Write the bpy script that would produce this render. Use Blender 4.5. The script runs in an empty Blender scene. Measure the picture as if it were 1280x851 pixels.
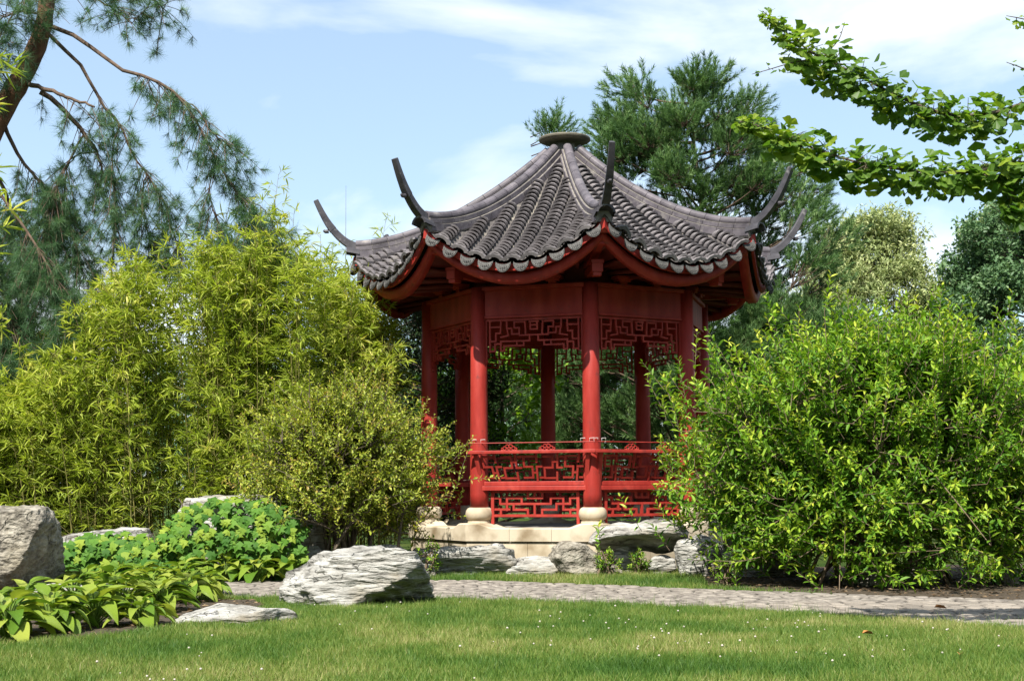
import bpy, math, random
import numpy as np
from mathutils import Vector, Matrix, noise as mnoise

random.seed(7)
RNG = np.random.default_rng(11)
scene = bpy.context.scene
COL = scene.collection

# ------------------------------------------------------------------ camera, sky, sun, exposure
EYE, PITCH, ROLL, FPX = 0.95, 0.1111, 0.0058, 1675.0
cam_data = bpy.data.cameras.new("camera")
cam_data.sensor_fit = 'HORIZONTAL'
cam_data.sensor_width = 36.0
cam_data.lens = FPX / 1280.0 * 36.0
cam_data.clip_start, cam_data.clip_end = 0.1, 2000.0
cam = bpy.data.objects.new("camera", cam_data)
COL.objects.link(cam)
cam.matrix_world = (Matrix.Translation((0, 0, EYE)) @ Matrix.Rotation(math.pi / 2 + PITCH, 4, 'X')
                    @ Matrix.Rotation(-ROLL, 4, 'Z'))
scene.camera = cam

SUN_EL, SUN_AZ = math.radians(52.0), math.radians(-22.0)     # azimuth from "behind the camera", negative = left
world = bpy.data.worlds.new("World")
scene.world = world
world.use_nodes = True
wn, wl = world.node_tree.nodes, world.node_tree.links
wn.clear()
w_out = wn.new('ShaderNodeOutputWorld')
w_bg = wn.new('ShaderNodeBackground')
w_sky = wn.new('ShaderNodeTexSky')
w_sky.sky_type = 'NISHITA'
w_sky.sun_disc = False
w_sky.sun_elevation = SUN_EL
w_sky.sun_rotation = math.pi - SUN_AZ
w_sky.altitude = 50
w_sky.air_density = 1.0
w_sky.dust_density = 0.7
w_sky.ozone_density = 1.2
w_bg.inputs['Strength'].default_value = 0.09
# thin cirrus and a few cumulus banks, laid out by direction
w_tc = wn.new('ShaderNodeTexCoord')
w_map = wn.new('ShaderNodeMapping')
w_map.inputs['Scale'].default_value = (1.0, 1.0, 2.6)
w_map.inputs['Location'].default_value = (0.35, 0.0, 0.18)
w_n1 = wn.new('ShaderNodeTexNoise')
w_n1.inputs['Scale'].default_value = 3.1
w_n1.inputs['Detail'].default_value = 7
w_n1.inputs['Roughness'].default_value = 0.52
w_n1.inputs['Distortion'].default_value = 0.35
w_r1 = wn.new('ShaderNodeValToRGB')
w_r1.color_ramp.elements[0].position = 0.47
w_r1.color_ramp.elements[1].position = 0.68
w_mix = wn.new('ShaderNodeMix')
w_mix.data_type = 'RGBA'
w_mix.inputs['B'].default_value = (7.2, 7.5, 7.9, 1)
w_haze = wn.new('ShaderNodeMix')
w_haze.data_type = 'RGBA'
w_haze.inputs['Factor'].default_value = 0.30
w_haze.inputs['B'].default_value = (5.4, 7.0, 8.2, 1)
w_mul = wn.new('ShaderNodeMath')
w_mul.operation = 'MULTIPLY'
w_mul.inputs[1].default_value = 0.92
wl.new(w_tc.outputs['Generated'], w_map.inputs['Vector'])
wl.new(w_map.outputs['Vector'], w_n1.inputs['Vector'])
wl.new(w_n1.outputs['Fac'], w_r1.inputs['Fac'])
wl.new(w_r1.outputs['Color'], w_mul.inputs[0])
wl.new(w_sky.outputs['Color'], w_haze.inputs['A'])
wl.new(w_haze.outputs['Result'], w_mix.inputs['A'])
wl.new(w_mul.outputs[0], w_mix.inputs['Factor'])
wl.new(w_mix.outputs['Result'], w_bg.inputs['Color'])
wl.new(w_bg.outputs[0], w_out.inputs['Surface'])

sun_data = bpy.data.lights.new("sun", 'SUN')
sun_data.energy = 5.0
sun_data.angle = math.radians(0.53)
sun_data.color = (1.0, 0.95, 0.86)
sun = bpy.data.objects.new("sun", sun_data)
COL.objects.link(sun)
SUN_DIR = Vector((math.sin(SUN_AZ) * math.cos(SUN_EL), -math.cos(SUN_AZ) * math.cos(SUN_EL), math.sin(SUN_EL)))
sun.rotation_euler = SUN_DIR.to_track_quat('Z', 'Y').to_euler()
sun.location = (-8, -12, 20)

scene.view_settings.view_transform = 'Standard'
scene.view_settings.look = 'None'
scene.view_settings.gamma = 1.0
scene.view_settings.exposure = 1.03
scene.render.film_transparent = False
scene.cycles.use_denoising = True
scene.cycles.max_bounces = 8
scene.cycles.transparent_max_bounces = 4
scene.cycles.sample_clamp_indirect = 6.0

# ------------------------------------------------------------------ helpers
def at(px, py, Y):
    """world point at distance Y along a photograph direction (1280 px wide photograph)"""
    cr, sr = math.cos(ROLL), math.sin(ROLL)
    a, b = px - 640.0, py - 425.5
    x, y = a * cr - b * sr, a * sr + b * cr
    c, s = math.cos(PITCH), math.sin(PITCH)
    dy, dz = FPX * c + y * s, FPX * s - y * c
    t = Y / dy
    return np.array([x * t, Y, EYE + dz * t])

def on_ground(px, py, z=0.0):
    p = at(px, py, 1.0)
    t = (z - EYE) / (p[2] - EYE)
    return np.array([p[0] * t, t, z])

def nrm(v):
    v = np.asarray(v, float)
    return v / (np.linalg.norm(v, axis=-1, keepdims=True) + 1e-9)

def link_mesh(name, me, mat, parent=None, smooth=False):
    o = bpy.data.objects.new(name, me)
    COL.objects.link(o)
    if mat is not None and len(me.materials) == 0:
        me.materials.append(mat)
    if parent is not None:
        o.parent = parent
    if smooth:
        me.polygons.foreach_set('use_smooth', np.ones(len(me.polygons), bool))
    return o

def py_mesh(name, verts, faces):
    me = bpy.data.meshes.new(name)
    me.from_pydata([tuple(map(float, v)) for v in verts], [], faces)
    me.update()
    return me

def np_mesh(name, V, F, tone=None, smooth=False):
    """V (n,3), F (m,k) arrays of equal-sized faces; tone per vertex"""
    V = np.ascontiguousarray(V, dtype=np.float32)
    F = np.ascontiguousarray(F, dtype=np.int32)
    me = bpy.data.meshes.new(name)
    me.vertices.add(len(V))
    me.vertices.foreach_set('co', V.ravel())
    k = F.shape[1]
    me.loops.add(F.size)
    me.loops.foreach_set('vertex_index', F.ravel())
    me.polygons.add(len(F))
    me.polygons.foreach_set('loop_start', np.arange(0, F.size, k, dtype=np.int32))
    me.polygons.foreach_set('use_smooth', np.full(len(F), smooth, bool))
    if tone is not None:
        at_ = me.attributes.new('tone', 'FLOAT', 'POINT')
        at_.data.foreach_set('value', np.ascontiguousarray(tone, dtype=np.float32))
    me.update(calc_edges=True)
    return me

def empty(name, loc=(0, 0, 0), rz=0.0):
    o = bpy.data.objects.new(name, None)
    COL.objects.link(o)
    o.empty_display_size = 0.2
    o.location = loc
    o.rotation_euler = (0, 0, rz)
    return o

def tag(o, label=None, cat=None, group=None, kind=None):
    if label: o['label'] = label
    if cat: o['category'] = cat
    if group: o['group'] = group
    if kind: o['kind'] = kind
    return o

class MB:
    """collects simple solids into one mesh"""
    def __init__(s):
        s.v, s.f = [], []
    def add(s, verts, faces):
        b = len(s.v)
        s.v.extend([tuple(map(float, p)) for p in verts])
        s.f.extend([tuple(b + i for i in f) for f in faces])
        return s
    def box(s, x0, x1, y0, y1, z0, z1):
        return s.add([(x0, y0, z0), (x1, y0, z0), (x1, y1, z0), (x0, y1, z0),
                      (x0, y0, z1), (x1, y0, z1), (x1, y1, z1), (x0, y1, z1)],
                     [(0, 3, 2, 1), (4, 5, 6, 7), (0, 1, 5, 4), (1, 2, 6, 5), (2, 3, 7, 6), (3, 0, 4, 7)])
    def tube(s, pts, rad, n=6, cap=True):
        pts = np.asarray(pts, float)
        m = len(pts)
        rad = np.broadcast_to(np.asarray(rad, float), (m,))
        T = nrm(np.gradient(pts, axis=0))
        ref = np.array([0, 0, 1.0]) if abs(T[:, 2]).mean() < 0.85 else np.array([1.0, 0, 0])
        U = nrm(np.cross(T, ref)); W = np.cross(T, U)
        a = np.arange(n) * 2 * math.pi / n
        ring = (np.cos(a)[None, :, None] * U[:, None, :] + np.sin(a)[None, :, None] * W[:, None, :]) * rad[:, None, None]
        V = (pts[:, None, :] + ring).reshape(-1, 3)
        F = []
        for i in range(m - 1):
            for j in range(n):
                k = (j + 1) % n
                F.append((i * n + j, i * n + k, (i + 1) * n + k, (i + 1) * n + j))
        if cap:
            F.append(tuple(range(n - 1, -1, -1)))
            F.append(tuple((m - 1) * n + j for j in range(n)))
        return s.add(V, F)
    def lathe(s, prof, n=24, c=(0, 0, 0)):
        V, F = [], []
        for r, z in prof:
            for j in range(n):
                a = 2 * math.pi * j / n
                V.append((c[0] + r * math.cos(a), c[1] + r * math.sin(a), c[2] + z))
        for i in range(len(prof) - 1):
            for j in range(n):
                k = (j + 1) % n
                F.append((i * n + j, i * n + k, (i + 1) * n + k, (i + 1) * n + j))
        F.append(tuple(range(n - 1, -1, -1)))
        F.append(tuple((len(prof) - 1) * n + j for j in range(n)))
        return s.add(V, F)
    def mesh(s, name):
        return py_mesh(name, s.v, s.f)
    def build(s, name, mat, parent=None, smooth=False):
        return link_mesh(name, s.mesh(name), mat, parent, smooth)

def tubes_np(segs, n=4):
    """segs: list of (pts, radii); returns V, F quads"""
    Vs, Fs, b = [], [], 0
    a = np.arange(n) * 2 * math.pi / n
    ca, sa = np.cos(a)[None, :, None], np.sin(a)[None, :, None]
    for pts, rad in segs:
        pts = np.asarray(pts, float); m = len(pts)
        T = nrm(np.gradient(pts, axis=0))
        ref = np.array([0.31, 0.2, 0.93]) if abs(T[:, 2]).mean() < 0.8 else np.array([1.0, 0.1, 0])
        U = nrm(np.cross(T, ref)); W = np.cross(T, U)
        Vs.append((pts[:, None] + (ca * U[:, None] + sa * W[:, None]) * np.asarray(rad, float)[:, None, None]).reshape(-1, 3))
        i = np.arange(m - 1)[:, None] * n; j = np.arange(n)[None, :]; k = (j + 1) % n
        Fs.append(np.stack([i + j, i + k, i + n + k, i + n + j], -1).reshape(-1, 4) + b)
        b += m * n
    return np.concatenate(Vs), np.concatenate(Fs)

# leaf templates: (along, across, lift) and quads
T_OVAL = (np.array([(0, 0, 0), (.30, .42, .05), (.68, .36, .03), (1, 0, -.10), (.68, -.36, .03), (.30, -.42, .05)]),
          np.array([(0, 3, 2, 1), (0, 5, 4, 3)]))
T_SMALL = (np.array([(0, 0, 0), (.48, .46, .06), (1, 0, -.06), (.48, -.46, .06)]), np.array([(0, 2, 1), (0, 3, 2)]))
T_LANCE = (np.array([(0, 0, 0), (.22, .46, .02), (.62, .36, -.05), (1, 0, -.20), (.62, -.36, -.05), (.22, -.46, .02)]),
           np.array([(0, 3, 2, 1), (0, 5, 4, 3)]))
T_NEEDLE = (np.array([(0, .5, 0), (0, -.5, 0), (1, 0, -.04)]), np.array([(0, 1, 2)]))
T_LOBED = (np.array([(0, 0, 0), (.12, .50, .0), (.46, .30, .04), (.62, .52, -.02), (.72, .20, .03), (1.05, 0, -.14),
                     (.72, -.20, .03), (.62, -.52, -.02), (.46, -.30, .04), (.12, -.50, .0), (.4, 0, .05)]),
           [(0, 10, 2, 1), (2, 10, 4, 3), (4, 10, 5), (10, 6, 5), (10, 8, 7, 6), (0, 9, 8, 10)])

def leaf_cloud(P, D, N, L, W, tmpl, tone):
    tv, tf = tmpl
    P = np.asarray(P, float); n = len(P)
    D = nrm(D); S = nrm(np.cross(N, D)); N2 = np.cross(D, S)
    L = np.broadcast_to(L, (n,))[:, None, None]; W = np.broadcast_to(W, (n,))[:, None, None]
    V = (P[:, None] + tv[None, :, 0:1] * L * D[:, None] + tv[None, :, 1:2] * W * S[:, None] + tv[None, :, 2:3] * L * N2[:, None])
    k = len(tv)
    F = (np.asarray(tf)[None] + (np.arange(n) * k)[:, None, None]).reshape(-1, np.asarray(tf).shape[1])
    return V.reshape(-1, 3), F, np.repeat(np.broadcast_to(tone, (n,)), k)

def merge(parts):
    Vs, Fs, Ts, b = [], [], [], 0
    for V, F, T in parts:
        Vs.append(V); Fs.append(F + b); Ts.append(T); b += len(V)
    return np.concatenate(Vs), np.concatenate(Fs), np.concatenate(Ts)

def rand_dir(n):
    return nrm(RNG.normal(size=(n, 3)))

def bez(p0, p1, p2, n):
    t = np.linspace(0, 1, n)[:, None]
    return (1 - t) ** 2 * np.asarray(p0) + 2 * t * (1 - t) * np.asarray(p1) + t ** 2 * np.asarray(p2)

def smooth_path(pts, n):
    """Catmull-Rom through pts"""
    P = np.asarray(pts, float)
    P = np.vstack([2 * P[0] - P[1], P, 2 * P[-1] - P[-2]])
    m = len(P) - 3
    out = []
    for t in np.linspace(0, m - 1e-6, n):
        i = int(t); u = t - i
        a, b, c, d = P[i], P[i + 1], P[i + 2], P[i + 3]
        out.append(0.5 * ((2 * b) + (-a + c) * u + (2 * a - 5 * b + 4 * c - d) * u * u + (-a + 3 * b - 3 * c + d) * u ** 3))
    return np.array(out)

# ------------------------------------------------------------------ materials
def new_mat(name):
    m = bpy.data.materials.new(name)
    m.use_nodes = True
    nt = m.node_tree
    nt.nodes.clear()
    out = nt.nodes.new('ShaderNodeOutputMaterial')
    return m, nt.nodes, nt.links, out

def ramp(nodes, stops):
    r = nodes.new('ShaderNodeValToRGB')
    e = r.color_ramp.elements
    e[0].position, e[0].color = stops[0][0], (*stops[0][1], 1)
    e[1].position, e[1].color = stops[-1][0], (*stops[-1][1], 1)
    for p, c in stops[1:-1]:
        x = e.new(p); x.color = (*c, 1)
    return r

def leaf_mat(name, stops, trans=0.35, rough=0.45, source='attr', spec=0.32, glow=(1.25, 1.3, 0.6), veins=None):
    m, N, Lk, out = new_mat(name)
    if source == 'attr':
        a = N.new('ShaderNodeAttribute'); a.attribute_name = 'tone'; fac = a.outputs['Fac']
    else:
        a = N.new('ShaderNodeObjectInfo'); fac = a.outputs['Random']
    r = ramp(N, stops)
    Lk.new(fac, r.inputs['Fac'])
    colour = r.outputs['Color']
    p = N.new('ShaderNodeBsdfPrincipled')
    p.inputs['Roughness'].default_value = rough
    p.inputs['Specular IOR Level'].default_value = spec
    if veins:
        tc = N.new('ShaderNodeTexCoord'); w = N.new('ShaderNodeTexWave')
        w.inputs['Scale'].default_value = veins; w.bands_direction = 'Y'
        w.inputs['Distortion'].default_value = 1.5
        Lk.new(tc.outputs['Object'], w.inputs['Vector'])
        b = N.new('ShaderNodeBump'); b.inputs['Strength'].default_value = 0.5; b.inputs['Distance'].default_value = 0.01
        Lk.new(w.outputs['Fac'], b.inputs['Height']); Lk.new(b.outputs['Normal'], p.inputs['Normal'])
    Lk.new(colour, p.inputs['Base Color'])
    mul = N.new('ShaderNodeMix'); mul.data_type = 'RGBA'; mul.blend_type = 'MULTIPLY'
    mul.inputs['Factor'].default_value = 1.0
    mul.inputs['B'].default_value = (*glow, 1)
    Lk.new(colour, mul.inputs['A'])
    t = N.new('ShaderNodeBsdfTranslucent')
    Lk.new(mul.outputs['Result'], t.inputs['Color'])
    mx = N.new('ShaderNodeMixShader'); mx.inputs['Fac'].default_value = trans
    Lk.new(p.outputs[0], mx.inputs[1]); Lk.new(t.outputs[0], mx.inputs[2])
    Lk.new(mx.outputs[0], out.inputs['Surface'])
    return m

def surf_mat(name, stops, scale=4.0, stretch=(1, 1, 1), rough=0.7, bump=0.3, bump_scale=None, detail=8, spec=0.3,
             dist=0.02, coords='Object', second=None, per_object=0.0, rough2=0.6, crack=None):
    """noise-coloured surface; second = (colour, scale, lo, hi) overlays patches; per_object shifts value per object"""
    m, N, Lk, out = new_mat(name)
    tc = N.new('ShaderNodeTexCoord')
    mp = N.new('ShaderNodeMapping'); mp.inputs['Scale'].default_value = stretch
    src = tc.outputs[coords]
    if coords == 'Position':
        pass
    Lk.new(src, mp.inputs['Vector'])
    n1 = N.new('ShaderNodeTexNoise')
    n1.inputs['Scale'].default_value = scale; n1.inputs['Detail'].default_value = detail; n1.inputs['Roughness'].default_value = rough2
    Lk.new(mp.outputs[0], n1.inputs['Vector'])
    r = ramp(N, stops)
    Lk.new(n1.outputs['Fac'], r.inputs['Fac'])
    colour = r.outputs['Color']
    if second:
        col2, sc2, lo, hi = second
        n2 = N.new('ShaderNodeTexNoise'); n2.inputs['Scale'].default_value = sc2; n2.inputs['Detail'].default_value = 6
        Lk.new(tc.outputs[coords], n2.inputs['Vector'])
        r2 = ramp(N, [(lo, (0, 0, 0)), (hi, (1, 1, 1))])
        Lk.new(n2.outputs['Fac'], r2.inputs['Fac'])
        mx = N.new('ShaderNodeMix'); mx.data_type = 'RGBA'
        mx.inputs['B'].default_value = (*col2, 1)
        Lk.new(r2.outputs['Color'], mx.inputs['Factor']); Lk.new(colour, mx.inputs['A'])
        colour = mx.outputs['Result']
    if per_object:
        oi = N.new('ShaderNodeObjectInfo')
        mr = N.new('ShaderNodeMapRange')
        mr.inputs['To Min'].default_value = 1 - per_object; mr.inputs['To Max'].default_value = 1 + per_object
        Lk.new(oi.outputs['Random'], mr.inputs['Value'])
        mm = N.new('ShaderNodeMix'); mm.data_type = 'RGBA'; mm.blend_type = 'MULTIPLY'; mm.inputs['Factor'].default_value = 1
        Lk.new(colour, mm.inputs['A']); Lk.new(mr.outputs[0], mm.inputs['B'])
        colour = mm.outputs['Result']
    p = N.new('ShaderNodeBsdfPrincipled')
    p.inputs['Roughness'].default_value = rough
    p.inputs['Specular IOR Level'].default_value = spec
    Lk.new(colour, p.inputs['Base Color'])
    if bump:
        n3 = N.new('ShaderNodeTexNoise')
        n3.inputs['Scale'].default_value = bump_scale or scale * 4; n3.inputs['Detail'].default_value = 8
        Lk.new(mp.outputs[0], n3.inputs['Vector'])
        b = N.new('ShaderNodeBump'); b.inputs['Strength'].default_value = bump; b.inputs['Distance'].default_value = dist
        height = n3.outputs['Fac']
        if crack:      # crisp fracture lines, bent by noise, cut into the relief
            csc, cst = crack
            mp2 = N.new('ShaderNodeMapping'); mp2.inputs['Scale'].default_value = cst
            Lk.new(tc.outputs[coords], mp2.inputs['Vector'])
            nv = N.new('ShaderNodeTexNoise'); nv.inputs['Scale'].default_value = 3.0; nv.inputs['Detail'].default_value = 5
            Lk.new(mp2.outputs[0], nv.inputs['Vector'])
            ad = N.new('ShaderNodeVectorMath'); ad.operation = 'MULTIPLY_ADD'
            ad.inputs[1].default_value = (.5, .5, .5)
            Lk.new(nv.outputs['Color'], ad.inputs[0]); Lk.new(mp2.outputs[0], ad.inputs[2])
            vo = N.new('ShaderNodeTexVoronoi'); vo.feature = 'DISTANCE_TO_EDGE'; vo.inputs['Scale'].default_value = csc
            Lk.new(ad.outputs[0], vo.inputs['Vector'])
            rc_ = ramp(N, [(0, (0, 0, 0)), (.022, (1, 1, 1))])
            gate = N.new('ShaderNodeTexNoise'); gate.inputs['Scale'].default_value = 2.3; gate.inputs['Detail'].default_value = 3
            Lk.new(tc.outputs[coords], gate.inputs['Vector'])
            gr = N.new('ShaderNodeMapRange'); gr.inputs['From Min'].default_value = .42; gr.inputs['From Max'].default_value = .60
            gr.inputs['To Max'].default_value = .08
            Lk.new(gate.outputs['Fac'], gr.inputs['Value'])
            ga = N.new('ShaderNodeMath'); ga.operation = 'ADD'
            Lk.new(vo.outputs['Distance'], ga.inputs[0]); Lk.new(gr.outputs[0], ga.inputs[1])
            Lk.new(ga.outputs[0], rc_.inputs['Fac'])
            mm2 = N.new('ShaderNodeMath'); mm2.operation = 'MULTIPLY_ADD'; mm2.inputs[1].default_value = .4
            Lk.new(rc_.outputs['Color'], mm2.inputs[0]); Lk.new(n3.outputs['Fac'], mm2.inputs[2])
            height = mm2.outputs[0]
            mc = N.new('ShaderNodeMix'); mc.data_type = 'RGBA'
            mc.inputs['A'].default_value = (.055, .05, .042, 1)
            mr2 = N.new('ShaderNodeMapRange'); mr2.inputs['To Min'].default_value = .5
            Lk.new(rc_.outputs['Color'], mr2.inputs['Value']); Lk.new(mr2.outputs[0], mc.inputs['Factor'])
            Lk.new(colour, mc.inputs['B']); Lk.new(mc.outputs['Result'], p.inputs['Base Color'])
        Lk.new(height, b.inputs['Height']); Lk.new(b.outputs['Normal'], p.inputs['Normal'])
    Lk.new(p.outputs[0], out.inputs['Surface'])
    return m

M = {}
M['red'] = surf_mat('red_lacquer', [(.25, (.19, .017, .013)), (.48, (.29, .026, .019)), (.75, (.39, .050, .036))], 7, (1, 1, .22), .52, .35, 24, spec=.25, dist=.005,
                    second=((.17, .03, .026), 11, .60, .76))
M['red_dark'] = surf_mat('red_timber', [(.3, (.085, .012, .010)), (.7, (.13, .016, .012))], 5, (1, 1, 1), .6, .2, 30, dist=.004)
M['tile'] = surf_mat('grey_roof_tile', [(.3, (.075, .067, .07)), (.7, (.18, .163, .165))], 9, (1, 1, 1), .62, .3, 60, dist=.004,
                     second=((.30, .28, .24), 5, .56, .78), per_object=.28)
M['tile_pan'] = surf_mat('roof_channel', [(.3, (.05, .045, .045)), (.7, (.11, .098, .09))], 7, (1, 1, 1), .8, .4, 40, dist=.006,
                         second=((.26, .235, .19), 6, .52, .72))
M['ridge'] = surf_mat('ridge_tile_grey', [(.3, (.06, .052, .062)), (.7, (.135, .12, .13))], 8, (1, 1, 1), .55, .25, 50, dist=.004,
                      second=((.24, .22, .20), 7, .60, .80), per_object=.2)
M['mortar'] = surf_mat('lime_mortar', [(.3, (.11, .10, .09)), (.7, (.24, .22, .19))], 12, (1, 1, 1), .9, .4, 50, dist=.006)
M['drip'] = surf_mat('drip_tile_grey', [(.38, (.035, .034, .033)), (.62, (.11, .106, .10))], 40, (1, 1, 1), .75, .5, 70, dist=.006, per_object=.15)
M['horn'] = surf_mat('horn_dark_grey', [(.3, (.022, .021, .025)), (.7, (.06, .056, .063))], 9, (1, 1, 1), .5, .25, 50, dist=.004,
                     second=((.22, .21, .2), 10, .62, .8))
M['cap'] = surf_mat('cap_stone', [(.3, (.07, .066, .055)), (.7, (.17, .15, .11))], 8, (1, 1, 1), .7, .2, 40, dist=.004)
M['stone'] = surf_mat('plinth_stone', [(.25, (.40, .335, .235)), (.75, (.54, .47, .36))], 3, (1, 1, .45), .75, .2, 60, dist=.004,
                      second=((.22, .165, .10), 3.4, .46, .72), per_object=.10)
M['floor'] = surf_mat('floor_stone', [(.3, (.16, .15, .14)), (.7, (.26, .25, .23))], 5, (1, 1, 1), .8, .2)
M['rock'] = surf_mat('weathered_limestone', [(.32, (.06, .056, .05)), (.44, (.24, .23, .205)), (.54, (.36, .35, .32)), (.72, (.48, .47, .44))], 3.2, (1, 1, 4.5), .9, 1.0, 9, dist=.07,
                     second=((.24, .20, .13), 2.2, .55, .80), per_object=.06, crack=(2.4, (1, 1, 3.4)))
M['rock_rough'] = surf_mat('brown_grey_boulder', [(.32, (.07, .062, .05)), (.45, (.20, .18, .145)), (.58, (.31, .285, .235)), (.75, (.40, .37, .31))], 9, (1, 1, 1.5), .9, 1.0, 17, dist=.06,
                           second=((.22, .19, .13), 1.6, .5, .75), crack=(2.2, (1, 1, 1.3)))
M['soil'] = surf_mat('dark_soil', [(.3, (.035, .026, .018)), (.7, (.09, .068, .045))], 14, (1, 1, 1), .95, .9, 40, dist=.03)
M['bark_pine'] = surf_mat('orange_pine_bark', [(.3, (.04, .022, .014)), (.5, (.11, .05, .027)), (.75, (.18, .092, .05))], 9, (1, 1, .4), .9, .9, 18, dist=.03)
M['limb'] = surf_mat('pine_limb_bark', [(.3, (.05, .034, .024)), (.7, (.15, .10, .07))], 14, (1, 1, .5), .9, .7, 30, dist=.01)
M['bark'] = surf_mat('grey_brown_bark', [(.3, (.05, .038, .026)), (.7, (.14, .11, .08))], 12, (1, 1, .4), .9, .6, 30, dist=.01)
M['culm'] = surf_mat('bamboo_culm', [(.3, (.12, .12, .03)), (.7, (.24, .21, .07))], 8, (1, 1, .3), .5, .1)
M['twig'] = surf_mat('dry_twig', [(.3, (.10, .07, .045)), (.7, (.20, .15, .10))], 12, (1, 1, 1), .9, .2)
M['hook'] = surf_mat('bare_metal', [(.3, (.5, .48, .45)), (.7, (.65, .63, .6))], 20, (1, 1, 1), .4, 0)
M['flower'] = surf_mat('clover_white', [(.3, (.36, .32, .27)), (.7, (.52, .48, .42))], 60, (1, 1, 1), .9, 0)
M['dry_leaf'] = surf_mat('dry_leaf', [(.3, (.34, .12, .03)), (.7, (.50, .22, .07))], 30, (1, 1, 1), .8, 0)
M['yellow_paint'] = surf_mat('yellowed_board', [(.3, (.30, .26, .06)), (.7, (.42, .36, .10))], 8, (1, 1, 1), .7, .1)

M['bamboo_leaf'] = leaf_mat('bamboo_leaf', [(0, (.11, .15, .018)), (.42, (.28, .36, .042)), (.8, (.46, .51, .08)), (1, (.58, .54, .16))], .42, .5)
M['shrub_leaf'] = leaf_mat('bright_shrub_leaf', [(0, (.04, .12, .010)), (.45, (.13, .26, .02)), (.75, (.28, .40, .035)), (1, (.46, .50, .06))], .34, .5, spec=.22)
M['fine_leaf'] = leaf_mat('fine_shrub_leaf', [(0, (.09, .15, .015)), (.5, (.24, .30, .035)), (.9, (.42, .44, .06)), (1, (.33, .24, .05))], .34, .5)
M['pine_far'] = leaf_mat('pine_needles', [(0, (.04, .09, .032)), (.5, (.10, .19, .06)), (1, (.21, .31, .11))], .28, .55, glow=(1.1, 1.2, .8))
M['pine_near'] = leaf_mat('blue_green_pine_needles', [(0, (.045, .105, .05)), (.6, (.10, .195, .09)), (1, (.20, .30, .13))], .34, .5, glow=(1.1, 1.2, .9))
M['silver_leaf'] = leaf_mat('silvery_leaf', [(0, (.15, .20, .07)), (.5, (.28, .34, .13)), (1, (.48, .50, .25))], .34, .6, glow=(1.1, 1.1, .8))
M['grey_leaf'] = leaf_mat('grey_green_leaf', [(0, (.05, .11, .045)), (.6, (.11, .195, .08)), (1, (.21, .30, .14))], .28, .5, glow=(1.1, 1.2, .8))
M['yew'] = leaf_mat('dark_evergreen_leaf', [(0, (.014, .03, .012)), (1, (.04, .07, .022))], .15, .5)
M['maple_leaf'] = leaf_mat('fresh_green_leaf', [(0, (.08, .18, .012)), (1, (.25, .40, .03))], .4, .5)
M['ginkgo_leaf'] = leaf_mat('ginkgo_leaf', [(0, (.05, .12, .015)), (.6, (.11, .205, .024)), (1, (.27, .35, .035))], .5, .45, source='object')
M['ginkgo_mass'] = leaf_mat('ginkgo_leaf_mass', [(0, (.05, .12, .015)), (.6, (.11, .205, .024)), (1, (.27, .35, .035))], .5, .45)
M['hosta_leaf'] = leaf_mat('hosta_leaf', [(0, (.10, .20, .022)), (.5, (.21, .31, .035)), (1, (.36, .41, .07))], .26, .4, source='object', veins=26, spec=.2)
M['ivy_leaf'] = leaf_mat('creeper_leaf', [(0, (.035, .105, .014)), (.6, (.085, .19, .022)), (1, (.24, .31, .035))], .25, .6, source='object', spec=.15)
M['ivy_mass'] = leaf_mat('creeper_leaf_mass', [(0, (.035, .105, .014)), (.6, (.085, .19, .022)), (1, (.24, .31, .035))], .25, .6, spec=.15)
M['grass'] = leaf_mat('grass_blade', [(0, (.045, .115, .016)), (.4, (.10, .185, .028)), (.75, (.22, .265, .06)), (1, (.42, .37, .18))], .35, .55)

# ------------------------------------------------------------------ the setting: ground, path, planting beds
def ground_mat():
    m, N, Lk, out = new_mat('turf_ground')
    tc = N.new('ShaderNodeTexCoord')
    n1 = N.new('ShaderNodeTexNoise'); n1.inputs['Scale'].default_value = 0.9; n1.inputs['Detail'].default_value = 5
    n2 = N.new('ShaderNodeTexNoise'); n2.inputs['Scale'].default_value = 45; n2.inputs['Detail'].default_value = 4
    Lk.new(tc.outputs['Object'], n1.inputs['Vector']); Lk.new(tc.outputs['Object'], n2.inputs['Vector'])
    r1 = ramp(N, [(.35, (.03, .06, .010)), (.55, (.05, .08, .014)), (.75, (.10, .105, .03))])
    Lk.new(n1.outputs['Fac'], r1.inputs['Fac'])
    r2 = ramp(N, [(.3, (.45, .45, .42)), (.7, (1.2, 1.2, 1.15))])
    Lk.new(n2.outputs['Fac'], r2.inputs['Fac'])
    mx = N.new('ShaderNodeMix'); mx.data_type = 'RGBA'; mx.blend_type = 'MULTIPLY'; mx.inputs['Factor'].default_value = 1
    Lk.new(r1.outputs['Color'], mx.inputs['A']); Lk.new(r2.outputs['Color'], mx.inputs['B'])
    p = N.new('ShaderNodeBsdfPrincipled'); p.inputs['Roughness'].default_value = .95; p.inputs['Specular IOR Level'].default_value = .1
    Lk.new(mx.outputs['Result'], p.inputs['Base Color'])
    b = N.new('ShaderNodeBump'); b.inputs['Strength'].default_value = .8; b.inputs['Distance'].default_value = .03
    Lk.new(n2.outputs['Fac'], b.inputs['Height']); Lk.new(b.outputs['Normal'], p.inputs['Normal'])
    Lk.new(p.outputs[0], out.inputs['Surface'])
    return m
M['ground'] = ground_mat()
g = MB().add([(-900, -900, 0), (900, -900, 0), (900, 900, 0), (-900, 900, 0)], [(0, 1, 2, 3)]).build('ground', M['ground'])
tag(g, 'flat green turf ground under the garden', 'ground', kind='structure')

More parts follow.
